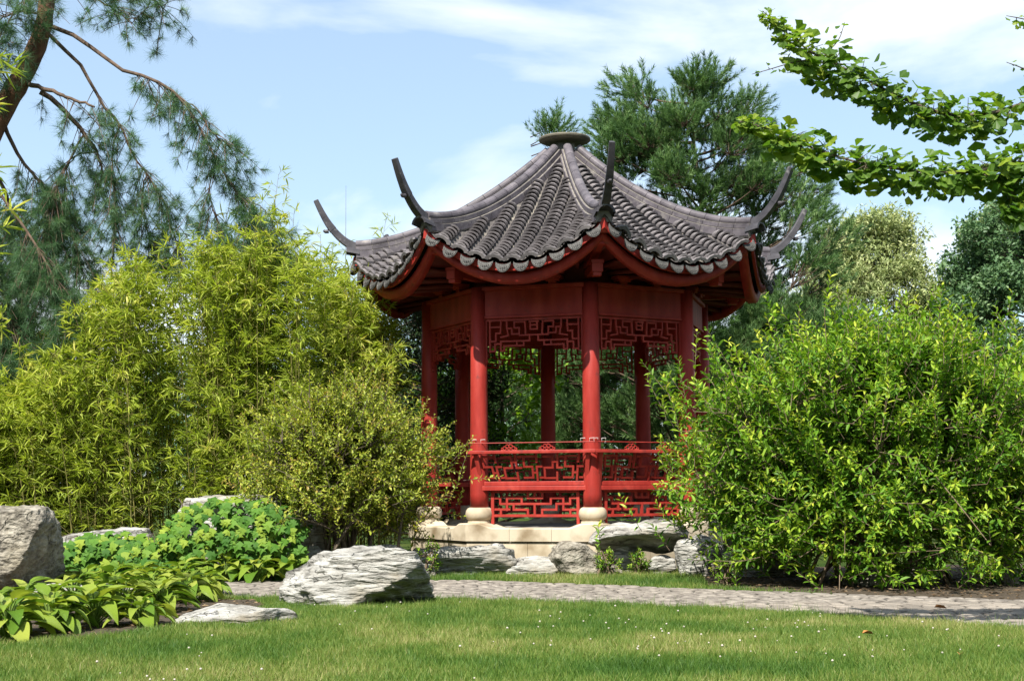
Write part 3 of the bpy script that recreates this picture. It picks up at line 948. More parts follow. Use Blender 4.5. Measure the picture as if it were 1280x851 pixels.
# hip ridges: mortar core, stacked ridge tiles, upturned horn
def sweep_hip(prof, r0, r1, n, inset=0.0):
    V, F = [], []
    m = len(prof)
    rs = np.linspace(r0, r1, n + 1)
    for r in rs:
        z0 = float(zh(r)); e = .01
        sl = float((zh(r + e) - zh(r - e)) / (2 * e)); L = math.hypot(1, sl)
        ny, nz = -(-sl) / L, 1 / L      # normal in (-y outward) plane
        for x, h in prof:
            V.append((x, -(r + (-sl / L) * h), z0 + nz * h))
    for i in range(n):
        for j in range(m):
            k = (j + 1) % m
            F.append((i * m + j, (i + 1) * m + j, (i + 1) * m + k, i * m + k))
    F.append(tuple(range(m))); F.append(tuple(n * m + j for j in range(m - 1, -1, -1)))
    return V, F
RI0, RI1 = .13, R_EAVE - .02
core_me = py_mesh('hip_ridge', *sweep_hip([(-.088, -.07), (-.088, .035), (-.066, .042), (-.066, .10), (-.045, .105), (-.035, .15), (.035, .15), (.045, .105), (.066, .10), (.066, .042), (.088, .035), (.088, -.07)], RI0, RI1, 40))
lay1 = [(-.098, -.055), (-.102, .034), (.102, .034), (.098, -.055)]
lay2 = [(-.076, .046), (-.078, .098), (.078, .098), (.076, .046)]
top_ = [(.060 * math.cos(q), .137 + .056 * math.sin(q)) for q in np.linspace(-.5, math.pi + .5, 11)][::-1]
seg_r = np.linspace(RI0 + .01, RI1, 13)
seg_me = []
for i in range(12):
    mb = MB()
    for lay, off in ((lay1, 0), (lay2, .5), (top_, .25)):
        r0, r1 = seg_r[i] + .003, seg_r[i + 1] - .003
        mb.add(*sweep_hip(lay, r0, r1, 3))
    seg_me.append(mb.mesh('ridge_tile'))
horn = MB()
z_e = float(zh(2.80))
hp = smooth_path([(0, -2.62, float(zh(2.62)) + .10), (0, -2.80, z_e + .105), (0, -2.95, 4.235), (0, -3.08, 4.345), (0, -3.19, 4.48), (0, -3.28, 4.63), (0, -3.365, 4.80)], 22)
def horn_piece(i0, i1, w0, w1, t0, t1):
    P = hp[i0:i1 + 1]; T = nrm(np.gradient(hp, axis=0))[i0:i1 + 1]
    V, F = [], []
    m = len(P)
    for i in range(m):
        f = i / (m - 1); w = w0 + (w1 - w0) * f; t = t0 + (t1 - t0) * f
        nn = np.array([0, -T[i][2], T[i][1]]); nn = nn if nn[2] > 0 or nn[1] > 0 else -nn
        nn = np.array([0, T[i][2], -T[i][1]])      # points inward/up side
        for (sx, sn) in ((-1, -1), (-.72, .8), (-.3, 1.0), (.3, 1.0), (.72, .8), (1, -1)):
            V.append(P[i] + np.array([sx * w / 2, 0, 0]) + nn * sn * t / 2)
    for i in range(m - 1):
        for j in range(6):
            k = (j + 1) % 6
            F.append((i * 6 + j, i * 6 + k, (i + 1) * 6 + k, (i + 1) * 6 + j))
    F.append(tuple(range(5, -1, -1))); F.append(tuple((m - 1) * 6 + j for j in range(6)))
    horn.add(V, F)
horn_piece(0, 13, .115, .088, .12, .088)
horn_piece(12, 17, .098, .080, .100, .080)
horn_piece(16, 21, .086, .072, .084, .066)
horn.tube([hp[13] + np.array([0, -.03, -.055]), hp[13] + np.array([0, -.075, -.062]), hp[13] + np.array([0, -.10, -.045])], [.03, .025, .016], 8)
horn_me = horn.mesh('horn')
cup = MB()
a = np.linspace(.1, math.pi - .1, 9)
V, F = [], []
for y in (-2.955, -2.78):
    for r in (.115, .088):
        for q in a: V.append((-r * math.cos(q), y, float(zh(2.82)) - .02 + r * .95 * math.sin(q) + (.03 if y < -2.9 else 0)))
m = len(a)
for j in range(m - 1):
    F += [(j, j + 1, m + j + 1, m + j), (2 * m + j, 3 * m + j, 3 * m + j + 1, 2 * m + j + 1), (j, 2 * m + j, 2 * m + j + 1, j + 1), (m + j, m + j + 1, 3 * m + j + 1, 3 * m + j)]
cup_me = cup.add(V, F).mesh('corner_tile')
tip_me = MB().add([(0, -2.875, 3.93), (-.07, -2.78, 3.88), (.07, -2.78, 3.88), (0, -2.86, 4.045), (-.07, -2.765, 4.02), (.07, -2.765, 4.02)],
                  [(0, 2, 1), (3, 4, 5), (0, 1, 4, 3), (1, 2, 5, 4), (2, 0, 3, 5)]).mesh('corner_block')
for k in range(8):
    rdg = part('hip_ridge', core_me, M['mortar'], CORN[k])
    for me in seg_me: part('ridge_tile', me, M['ridge'], 0, rdg)
    soft(part('horn', horn_me, M['horn'], 0, rdg), .006)
    part('corner_tile', cup_me, M['horn'], 0, rdg)
    part('corner_block', tip_me, M['red'], 0, rdg)
fin = MB().lathe([(.05, 5.42), (.17, 5.48), (.14, 5.60), (.13, 5.655), (.30, 5.668), (.350, 5.690), (.356, 5.708), (.350, 5.722), (.28, 5.738), (.12, 5.752), (.02, 5.756)], 48)
o = part('roof_cap', fin.mesh('roof_cap'), M['cap'])

# ------------------------------------------------------------------ rocks
def rock(name, loc, size, label, seed, mat='rock', rz=0.0, strata=1.0, cuts=6, res=22, hole=None, tilt=0.0, group='rocks set around the pavilion', cut_list=(), cutr=(.72, .95), sq=.55):
    r = random.Random(seed)
    off = Vector((r.uniform(-50, 50), r.uniform(-50, 50), r.uniform(-50, 50)))
    planes = []
    for _ in range(cuts):
        n_ = Vector((r.gauss(0, 1), r.gauss(0, 1), r.gauss(0.25, .6))).normalized()
        planes.append((n_, r.uniform(*cutr)))
    planes += [(Vector(n_).normalized(), h_) for n_, h_ in cut_list]
    V, F, idx = [], [], {}
    N = res
    def vid(p):
        key = (round(p[0], 5), round(p[1], 5), round(p[2], 5))
        if key not in idx:
            idx[key] = len(V); V.append(p)
        return idx[key]
    for ax in range(3):
        for sg in (-1, 1):
            for i in range(N):
                for j in range(N):
                    q = []
                    for (di, dj) in ((0, 0), (1, 0), (1, 1), (0, 1)):
                        a_, b_ = (i + di) / N * 2 - 1, (j + dj) / N * 2 - 1
                        p = [0, 0, 0]; p[ax] = sg; p[(ax + 1) % 3] = a_; p[(ax + 2) % 3] = b_
                        q.append(vid(tuple(p)))
                    F.append(tuple(q) if sg > 0 else tuple(reversed(q)))
    sx, sy, sz = size[0] / 2, size[1] / 2, size[2]
    out = []
    mn = mnoise.noise
    for p in V:
        d = Vector(p)
        L = (abs(d.x) ** 5 + abs(d.y) ** 5 + abs(d.z) ** 5) ** .2
        sph = d.normalized()
        q = (d / L) * sq + sph * (1 - sq) * 1.08
        for n_, h_ in planes:
            e = q.dot(n_) - h_
            if e > 0: q -= n_ * e * .93
        w = Vector((q.x * sx, q.y * sy, q.z * sz * .62))
        s1 = w * 1.3 + off
        k = .20 * mn(s1) + .10 * mn(w * 3.1 + off) + .05 * mn(w * 7.3 + off) + .03 * mn(w * 17 + off) + (.03 * mn(w * 31 + off) if mat == 'rock_rough' else 0)
        zz = w.z * 11 + 1.6 * mn(w * 1.6 + off * 1.3) + .7 * mn(Vector((w.x * 3, w.y * 3, w.z * 9)) + off)
        saw = (zz % 1.0)
        st = (abs(saw - .5) * 2) ** 2
        k -= strata * .055 * st * (0.5 + .5 * mn(w * 2.2 + off))
        k -= strata * .05 * max(0, mn(Vector((w.x * 2.2, w.y * 2.2, w.z * 14)) + off * .7) - .15)
        rad = Vector((q.x, q.y, q.z * .8)).normalized()
        sc = min(sx, sy, sz) * 1.6 + .12
        w = w + Vector((rad.x, rad.y, rad.z)) * k * min(sc, .62)
        w.z += sz * .38 + tilt * w.x
        if hole: w = hole(w, sx, sy, sz)
        out.append(w)
    me = py_mesh(name, out, F)
    o = link_mesh(name, me, M[mat], None, True)
    o.location = (loc[0], loc[1], loc[2] if len(loc) > 2 else 0); o.rotation_euler = (0, 0, rz)
    return tag(o, label, 'rock', group)

def gp(px, py): return on_ground(px, py)
p = gp(20, 742)
rock('boulder', (-4.93, 12.35, -.05), (1.42, 1.15, .95), 'tall brown-grey boulder rising behind the hostas at the left edge', 21, 'rock_rough', .06, .35, 0, 50,
     cut_list=(((1, -.16, -.34), .80), ((.06, -.16, 1), .88), ((.1, -1, .12), .86), ((.45, -.6, -.75), .82)), sq=.85, group='boulders on the near lawn')
rock('boulder', (-1.36, 11.5, -.06), (1.32, .80, .56), 'broad flat layered boulder at the near edge of the path', 33, 'rock', -.04, 1.25, 3, 36,
     cut_list=(((0, 0, 1), .80), ((.85, -.5, -.75), .62), ((-.8, -.25, .55), .78), ((0, -1, .2), .82)), group='boulders on the near lawn')
rock('stone', (-2.02, 9.95, -.06), (.86, .52, .19), 'low pale stone sunk in the lawn between hostas and layered boulder', 41, 'rock', .05, .5, 3, 24, cut_list=(((-.55, -.3, .8), .6),), group='boulders on the near lawn')
# around the base of the pavilion
rock('rock', (-.62, 15.35, -.04), (1.20, .55, .42), 'long dark-faced rock with pale top against the pavilion base', 52, 'rock', .05, 1.5, 3, 26, cut_list=(((0, -.8, -.6), .55), ((0, 0, 1), .82)))
rock('rock', (-1.02, 14.95, -.04), (.36, .30, .17), 'small low rock in front of the long dark-faced rock', 53, 'rock', .2, .8, 3, 14)
rock('rock', (.18, 15.32, -.04), (.62, .42, .22), 'small low rock between the two larger rocks at the base', 54, 'rock', -.1, 1.0, 3, 16)
rock('rock', (.87, 15.25, -.05), (.80, .55, .38), 'blunt speckled rock leaning below the white-topped slab', 55, 'rock_rough', .1, .8, 4, 22, cut_list=(((.7, -.2, .72), .55),), tilt=-.07)
rock('stone_slab', (1.40, 15.42, .29), (1.10, .70, .33), 'thick white-topped slab propped on rocks before the pavilion', 56, 'rock', -.03, 1.1, 2, 26, cut_list=(((.1, -.6, -.85), .42), ((0, 0, 1), .75)))
rock('rock', (1.30, 15.66, -.05), (.34, .4, .36), 'dark prop stone under the white-topped slab', 57, 'rock', 0, 1.2, 2, 14)
rock('rock', (1.66, 15.30, -.04), (.34, .30, .26), 'rough little stone under the slab beside the big shrub', 58, 'rock', .3, 1.4, 3, 16)
rock('rock', (2.05, 15.1, -.04), (.55, .5, .42), 'pale rock glimpsed through the lower leaves of the big shrub', 59, 'rock', .3, 1.0, 3, 16)
rock('rock', (2.75, 14.9, -.04), (.8, .5, .34), 'flat pale rock far under the big shrub', 60, 'rock', -.2, 1.0, 3, 16)
rock('rock', (-1.55, 15.15, -.04), (.62, .5, .36), 'pale rock among the stems of the fine-leaved shrub', 61, 'rock', .2, 1.0, 3, 18)
rock('rock', (-2.35, 14.95, -.04), (.62, .45, .38), 'grey rock at the foot of the fine-leaved shrub', 62, 'rock', -.1, 1.2, 3, 18)
rock('stone_slab', (-2.5, 14.75, -.02), (.95, .40, .16), 'thin flat stone behind the yellow hostas', 63, 'rock', .05, .8, 2, 16)
rock('rock', (3.7, 13.45, -.07), (.8, .5, .20), 'low dark mound of stone in the shade of the big shrub', 64, 'rock_rough', .1, .8, 3, 16)
rock('stone', (4.85, 13.35, -.03), (.18, .15, .26), 'small upright stone standing under the right end of the big shrub', 65, 'rock_rough', .1, .8, 3, 14)
# ledges carrying the creeper
rock('stone_slab', (-4.36, 14.85, -.05), (1.30, .85, .68), 'lower pale ledge stone under the creeper', 71, 'rock', .04, 1.0, 2, 26, cut_list=(((0, 0, 1), .80),), group='ledge stones under the bamboo')
rock('stone_slab', (-2.98, 15.15, -.05), (1.70, .90, 1.08), 'higher white-topped ledge stone under the creeper', 72, 'rock', -.03, 1.1, 2, 28, cut_list=(((0, 0, 1), .80),), group='ledge stones under the bamboo')
rock('stone_slab', (-3.9, 12.2, -.04), (1.5, .45, .18), 'thin edging stone between the creeper and the hostas', 73, 'rock', .03, .6, 2, 16, group='ledge stones under the bamboo')

# ------------------------------------------------------------------ hostas
def hosta_leaf_mesh(seed):
    r = random.Random(seed)
    nu, nv = 7, 4
    bend = r.uniform(.35, .75); fold = r.uniform(.18, .34); W = r.uniform(.52, .66)
    V, F = [], []
    twist = r.uniform(-.25, .25)
    for i in range(nu + 1):
        t = i / nu
        w = W * .5 * (math.sin(math.pi * min(1, t ** .62)) ** .75) * (1 - .15 * t) if 0 < t < 1 else 0.006
        if i == 0: w = .06
        for j in range(nv + 1):
            s = j / nv * 2 - 1
            x = t; y = s * w
            z = .32 * t - bend * t * t + fold * abs(s) * w + .02 * math.sin(s * 7 + t * 3)
            z += .018 * math.sin(t * 22 + abs(s) * 3) * abs(s)
            V.append((x, y + twist * t * t * .2, z))
    for i in range(nu):
        for j in range(nv):
            q = i * (nv + 1) + j
            F.append((q, q + nv + 1, q + nv + 2, q + 1))
    me = py_mesh('leaf', V, F)
    me.materials.append(M['hosta_leaf'])
    me.polygons.foreach_set('use_smooth', np.ones(len(me.polygons), bool))
    return me
HOSTA = [hosta_leaf_mesh(i) for i in range(6)]
M['petiole'] = surf_mat('hosta_stalk', [(.3, (.10, .17, .03)), (.7, (.18, .26, .05))], 6, bump=0)
def hosta(loc, size, nleaf, seed, label, group='hostas in the planting bed'):
    r = random.Random(seed)
    root = empty('hosta', (loc[0], loc[1], 0)); tag(root, label, 'hosta', group)
    st = MB()
    for i in range(nleaf):
        ring = (i + .5) / nleaf
        az = i * 2.39996 + r.uniform(-.3, .3)
        rr = size * (.10 + .48 * ring) * r.uniform(.85, 1.15)
        h = size * (.86 - .52 * ring) * r.uniform(.8, 1.12)
        L = size * r.uniform(.70, 1.0) * (.75 + .3 * ring)
        px_, py_ = rr * math.cos(az), rr * math.sin(az)
        o = bpy.data.objects.new('leaf', HOSTA[r.randrange(6)]); COL.objects.link(o); o.parent = root
        tilt = -.35 + .75 * ring + r.uniform(-.18, .18)
        o.matrix_local = (Matrix.Translation((px_, py_, h)) @ Matrix.Rotation(az + r.uniform(-.25, .25), 4, 'Z') @ Matrix.Rotation(tilt, 4, 'Y')
                          @ Matrix.Rotation(r.uniform(-.3, .3), 4, 'X') @ Matrix.Diagonal((L, L, L, 1)))
        st.tube(bez((px_ * .1, py_ * .1, 0), (px_ * .35, py_ * .35, h * .8), (px_, py_, h), 4), .006, 4, False)
    st.build('stalks', M['petiole'], root)
    return root
hs = [  # px, py of the foot, size, leaves, label
    (8, 800, .27, 20, 'yellow-green hosta at the lower left corner of the lawn edge'),
    (62, 790, .26, 20, 'hosta at the lawn edge, second from the lower left corner'),
    (118, 783, .26, 18, 'hosta at the lawn edge, third from the lower left corner'),
    (30, 770, .25, 16, 'hosta right under the tall brown-grey boulder'),
    (92, 760, .25, 18, 'hosta in the second row, beside the foot of the tall boulder'),
    (152, 768, .25, 18, 'hosta in the middle of the bed behind the lawn edge'),
    (200, 764, .24, 18, 'hosta at the lawn edge just left of the low pale stone'),
    (140, 748, .24, 16, 'hosta in the back row below the lower creeper ledge'),
    (190, 747, .24, 16, 'hosta in the back row, right of the creeper-ledge hosta'),
    (235, 752, .23, 18, 'hosta nearest to the paved path, behind the low pale stone'),
    (175, 738, .24, 18, 'hosta below the gap between the two creeper ledges'),
    (228, 735, .24, 20, 'hosta against the path edge, right end of the back row'),
    (255, 744, .20, 16, 'small hosta at the right tip of the bed by the path'),
    (105, 742, .24, 18, 'hosta behind the others, against the right side of the tall boulder'),
    (175, 782, .20, 14, 'small hosta at the lawn edge left of the bare soil')]
for i, (px_, py_, sz, nl, lab) in enumerate(hs):
    q = gp(px_, py_); hosta(q, sz * 1.10, nl + 13, 100 + i, lab)
for i, (x, y, sz, nl, lab) in enumerate([(-3.05, 14.42, .25, 16, 'pale hosta below the middle of the creeper-covered ledge'),
                                         (-2.72, 14.38, .26, 18, 'bright yellow hosta in the middle of the far row by the path'),
                                         (-2.42, 14.42, .25, 16, 'bright hosta at the right end of the far row by the path'),
                                         (-3.35, 14.45, .24, 14, 'hosta at the left end of the far row by the path'),
                                         (-2.12, 14.45, .22, 14, 'small shaded hosta behind the broad layered boulder')]):
    hosta((x, y), sz * 1.1, nl + 6, 140 + i, lab, 'hostas along the far edge of the path')

# ------------------------------------------------------------------ creeper on the ledges
def lobed_mesh(seed):
    r = random.Random(seed)
    tv, tf = T_LOBED
    V = [(a * 1.0, b * r.uniform(.9, 1.1), c * 1.3 + r.uniform(-.03, .03)) for a, b, c in tv]
    me = py_mesh('leaf', V, tf)
    me.materials.append(M['ivy_leaf'])
    return me
IVY = [lobed_mesh(i) for i in range(5)]
def creeper(x0, x1, y, depth, ztop, n, seed, label):
    r = random.Random(seed)
    root = empty('creeper', ((x0 + x1) / 2, y, 0)); tag(root, label, 'creeper', 'creepers over the ledge stones')
    cx = (x0 + x1) / 2
    vs = MB()
    for i in range(9):
        xx = x0 + (x1 - x0) * (i + .5) / 9 - cx
        vs.tube([(xx, .25, ztop + .01), (xx + r.uniform(-.1, .1), .0, ztop - .03), (xx + r.uniform(-.15, .15), -.07, ztop * .5), (xx + r.uniform(-.2, .2), -.1, .05)], .006, 4, False)
    vs.build('vines', M['bark'], root)
    for i in range(n):
        x = r.uniform(x0, x1) - cx
        edge = 1 - (abs(x) / ((x1 - x0) / 2)) ** 3 * .35
        t = r.random()
        zt = ztop * edge
        if t < .22:      # lip of the ledge
            z = zt + r.uniform(-.03, .05); yy = r.uniform(-.12, .22); nrm_ = Vector((r.uniform(-.3, .3), -.45, .9)); dr = Vector((r.uniform(-.7, .7), -.8, -.25))
        else:
            h = r.random()
            z = zt * (.06 + .94 * h); yy = -.10 - .16 * math.sin(h * 2.6) + r.uniform(-.05, .05) - .08 * (1 - h)
            nrm_ = Vector((r.uniform(-.45, .45), -1, r.uniform(.15, .75))); dr = Vector((r.uniform(-.8, .8), -.25, -.9))
        nrm_.normalize(); dr = (dr - nrm_ * dr.dot(nrm_)).normalized(); sd = nrm_.cross(dr)
        L = r.uniform(.075, .135)
        o = bpy.data.objects.new('leaf', IVY[r.randrange(5)]); COL.objects.link(o); o.parent = root
        o.matrix_local = Matrix(((dr.x, sd.x, nrm_.x, x), (dr.y, sd.y, nrm_.y, yy), (dr.z, sd.z, nrm_.z, z), (0, 0, 0, 1))) @ Matrix.Diagonal((L, L, L, 1))
    mass, tn = MB(), []
    for i in range(300):
        x = r.uniform(x0, x1) - cx
        zt = ztop * (1 - (abs(x) / ((x1 - x0) / 2)) ** 3 * .35); h = r.random()
        nrm_ = Vector((r.uniform(-.5, .5), -1, r.uniform(.1, .9))).normalized(); dr = Vector((r.uniform(-.8, .8), -.25, -.9)); dr = (dr - nrm_ * dr.dot(nrm_)).normalized(); sd = nrm_.cross(dr)
        m = Matrix(((dr.x, sd.x, nrm_.x, x), (dr.y, sd.y, nrm_.y, -.05 - .15 * math.sin(h * 2.6) - .06 * (1 - h)), (dr.z, sd.z, nrm_.z, zt * (.05 + .97 * h)), (0, 0, 0, 1))) @ Matrix.Scale(r.uniform(.08, .13), 4)
        mass.add([m @ Vector(v) for v in T_LOBED[0]], T_LOBED[1]); tn += [min(1, max(0, r.gauss(.38, .2)))] * len(T_LOBED[0])
    me = mass.mesh('foliage'); at_ = me.attributes.new('tone', 'FLOAT', 'POINT'); at_.data.foreach_set('value', np.array(tn, np.float32))
    o = link_mesh('foliage', me, M['ivy_mass'], root); o['kind'] = 'stuff'
    return root
creeper(-4.85, -3.70, 14.40, .7, .50, 285, 1, 'creeper hanging over the lower ledge stone by the tall boulder')
creeper(-3.78, -2.22, 14.68, .8, .86, 300, 2, 'creeper covering the higher ledge stone beside the fine-leaved shrub')

# ------------------------------------------------------------------ shrubs
def lumpy(d, seed, amp):
    return np.array([1 + amp * mnoise.noise(Vector((q[0] * 2.1 + seed, q[1] * 2.1, q[2] * 2.1))) + .75 * amp * mnoise.noise(Vector((q[0] * 5 + seed, q[1] * 5, q[2] * 5 + 3))) for q in d])

def shrub(name, base, rad, zc, seed, label, cat, leaf, mats, n_main, n_twig, lpt, Ls, Ws, amp=.22, sprig=.12, twig_len=(.22, .42), up=.55, droop=0.0, inner=.55, tone_mid=.45, front=None, spread=.25, group=None, upright=.9, clusters=0, box=0.0, tipt=.22):
    """multi-stemmed shrub: stems from the foot, twigs out to a lumpy crown, leaves set along every twig"""
    rad = np.asarray(rad, float)
    c = np.array([base[0], base[1], zc])
    root = empty(name, (base[0], base[1], 0)); tag(root, label, cat, group)
    segs = []
    mains = []
    for i in range(n_main):
        d = rand_dir(1)[0]; d[2] = abs(d[2]) * 1.1 + .1 if RNG.random() < .75 else d[2] * .6
        d = nrm(d)
        tip = c + d * rad * RNG.uniform(.55, .85)
        tip[2] = max(tip[2], .15)
        b = np.array([base[0] + RNG.normal() * rad[0] * spread, base[1] + RNG.normal() * rad[1] * spread, 0])
        mid = b * .45 + tip * .55; mid[2] += .18 * rad[2]; mid[:2] = mid[:2] * .75 + b[:2] * .25
        pts = bez(b, mid, tip, 8)
        segs.append((pts, np.linspace(.020, .006, 8))); mains.append(pts)
    mp = np.concatenate([m[2:] for m in mains])
    d = rand_dir(int(n_twig * 1.5)); d[:, 2] = np.where(d[:, 2] < -.8, -d[:, 2], d[:, 2])
    if clusters:
        cd = rand_dir(clusters); cd[:, 2] = np.where(cd[:, 2] < -.7, -cd[:, 2], cd[:, 2])
        ci = RNG.integers(0, clusters, len(d)); crf = RNG.uniform(.80, 1.08, clusters)
        loose = RNG.random(len(d)) < .30
        d = np.where(loose[:, None], d, nrm(cd[ci] + RNG.normal(size=(len(d), 3)) * .115))
    R = lumpy(d, seed, amp)
    R = R * ((1 - box) + box / ((np.abs(d) ** 3.2).sum(1) ** (1 / 3.2)))
    if clusters: R = R * np.where(loose, .92, crf[ci])
    f = np.where(RNG.random(len(d)) < inner, RNG.uniform(.82, 1.02, len(d)), RNG.uniform(.45, .85, len(d)))
    sp = RNG.random(len(d)) < sprig
    f = np.where(sp, RNG.uniform(1.0, 1.16, len(d)) + np.where(d[:, 2] > .35, RNG.uniform(0, .14, len(d)), 0), f)
    E_ = c + d * rad * (R * f)[:, None]
    keep = E_[:, 2] > .06
    d, E_, f, sp = d[keep][:n_twig], E_[keep][:n_twig], f[keep][:n_twig], sp[keep][:n_twig]
    n = len(d)
    td = nrm(nrm(d * np.array([1, 1, .8])) * .75 + np.array([0, 0, up]) + RNG.normal(size=(n, 3)) * .38 + np.where((sp & (d[:, 2] > .1))[:, None], np.array([0, 0, upright]), 0) - np.array([0, 0, droop]))
    tl = RNG.uniform(*twig_len, n) * np.where(sp, 1.25, 1)
    S_ = E_ - td * tl[:, None]
    k = lpt
    tt = (np.arange(k) + .5) / k
    P = S_[:, None] + td[:, None] * (tl[:, None] * (.12 + .9 * tt[None]))[..., None]
    side = rand_dir(n)
    U = nrm(np.cross(td, side)); W_ = np.cross(td, U)
    ang = np.arange(k)[None] * 2.4 + RNG.uniform(0, 6.28, (n, 1))
    rd = np.cos(ang)[..., None] * U[:, None] + np.sin(ang)[..., None] * W_[:, None]
    D = nrm(rd * .85 + td[:, None] * (.45 + .5 * tt[None, :, None]) + RNG.normal(size=(n, k, 3)) * .15 + np.array([0, 0, -.08]))
    N_ = nrm(np.array([0, 0, 1.0]) + td[:, None] * .45 + RNG.normal(size=(n, k, 3)) * .38)
    m = n * k
    L = RNG.uniform(*Ls, m) * np.tile(1 - .35 * tt ** 2, n)
    Wd = L * RNG.uniform(*Ws, m)
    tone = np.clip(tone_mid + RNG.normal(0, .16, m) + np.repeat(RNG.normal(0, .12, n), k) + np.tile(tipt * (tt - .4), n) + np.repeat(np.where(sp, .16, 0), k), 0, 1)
    V, F, T = leaf_cloud(P.reshape(-1, 3), D.reshape(-1, 3), N_.reshape(-1, 3), L, Wd, leaf, tone)
    # connect twigs to the nearest stem
    sel = RNG.choice(n, min(n, 900), replace=False)
    for i in range(n):
        segs.append((np.stack([S_[i], S_[i] + td[i] * tl[i] * .55, E_[i]]), [.0035, .0028, .0015]))
    for i in sel:
        q = mp[np.argmin(((mp - S_[i]) ** 2).sum(1) + np.where(mp[:, 2] > S_[i][2], .4, 0))]
        segs.append((bez(q, (q + S_[i]) / 2 + np.array([0, 0, .03]), S_[i], 4), [.007, .006, .005, .0035]))
    Vt, Ft = tubes_np(segs, 4)
    off = np.array([base[0], base[1], 0])
    o = link_mesh('foliage', np_mesh('foliage', V - off, F, T), mats[0], root); o['kind'] = 'stuff'
    o = link_mesh('stems', np_mesh('stems', Vt - off, Ft, None, True), mats[1], root); o['kind'] = 'stuff'
    return root

shrub('shrub', (3.74, 13.72), (2.12, 1.45, 1.42), 1.14, 3, 'large bright green leafy shrub spilling towards the path at right', 'shrub', T_OVAL, (M['shrub_leaf'], M['twig']),
      36, 4800, 13, (.070, .122), (.34, .46), amp=.30, sprig=.12, twig_len=(.22, .42), up=.5, clusters=150, box=.6, tipt=.36, tone_mid=.39)
shrub('shrub', (-1.92, 15.05), (1.14, .90, 1.02), 1.20, 8, 'fine-leaved olive green shrub between the bamboo and the pavilion', 'shrub', T_SMALL, (M['fine_leaf'], M['bark']),
      26, 2900, 17, (.044, .074), (.44, .56), amp=.34, sprig=.14, twig_len=(.20, .40), up=.35, inner=.5, upright=.15, clusters=110, tone_mid=.52)

for i, (x, y, h, lab) in enumerate([(1.02, 15.02, .26, 'small leafy weed at the foot of the blunt speckled rock'), (1.42, 15.2, .22, 'little weed in the gap under the white-topped slab'),
                                    (-.95, 14.85, .34, 'low leafy sprig beside the small low rock at the path'), (2.1, 13.4, .25, 'low leafy weed at the left foot of the big shrub')]):
    shrub('weed', (x, y), (h * .7, h * .6, h * .7), h * .55, 30 + i, lab, 'weed', T_OVAL, (M['shrub_leaf'], M['twig']), 5, 34, 8, (.035, .06), (.40, .5), twig_len=(.06, .12), group='weeds among the rocks')

# ------------------------------------------------------------------ bamboo
def bamboo(root_name, culms, base_off, label, cat, n_branch, lpb, Ls, mats, group=None, wl=(.11, .16), start=.08, blen=(.18, .55), tone0=.0, kindstuff=True):
    """culms: list of (base xyz, top xyz, radius)"""
    root = empty(root_name, (base_off[0], base_off[1], 0)); tag(root, label, cat, group)
    segs, P, D, N_, L, T = [], [], [], [], [], []
    for (b, tpt, r0) in culms:
        b, tpt = np.asarray(b, float), np.asarray(tpt, float)
        H = tpt[2] - b[2]
        mid = b * .35 + tpt * .65; mid[:2] = b[:2] * .75 + tpt[:2] * .25; mid[2] = b[2] + H * .68
        pts = bez(b, mid, tpt, 9)
        segs.append((pts, np.linspace(r0, .002, 9)))
        for i in range(n_branch):
            t = start + (1 - start) * RNG.random() ** .8
            f = t * 8; i0 = min(int(f), 7); p = pts[i0] * (1 - (f - i0)) + pts[i0 + 1] * (f - i0)
            az = RNG.uniform(0, 6.283)
            dr = nrm(np.array([math.cos(az), math.sin(az), RNG.uniform(.15, .9)]))
            bl = RNG.uniform(*blen) * (1.15 - .7 * t)
            e = p + dr * bl + np.array([0, 0, -.12 * bl])
            segs.append((np.stack([p, (p + e) / 2 + np.array([0, 0, .03]), e]), [.0022, .0018, .001]))
            n = lpb
            tt = RNG.uniform(.45, 1.0, n)
            P.append(p + (e - p) * tt[:, None])
            fan = rand_dir(n) * .75
            D.append(nrm(dr * .8 + fan + np.array([0, 0, -.22])))
            N_.append(nrm(np.array([0, 0, 1.0]) + RNG.normal(size=(n, 3)) * .45))
            L.append(RNG.uniform(*Ls, n))
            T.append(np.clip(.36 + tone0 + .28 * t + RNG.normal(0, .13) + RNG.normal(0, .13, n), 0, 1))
    P, D, N_, L, T = map(np.concatenate, (P, D, N_, L, T))
    V, F, T = leaf_cloud(P, D, N_, L, L * RNG.uniform(*wl, len(L)), T_LANCE, T)
    Vt, Ft = tubes_np(segs, 4)
    off = np.array([base_off[0], base_off[1], 0])
    o = link_mesh('foliage', np_mesh('foliage', V - off, F, T), mats[0], root); o['kind'] = 'stuff'
    o = link_mesh('culms', np_mesh('culms', Vt - off, Ft, None, True), mats[1], root); o['kind'] = 'stuff'
    return root

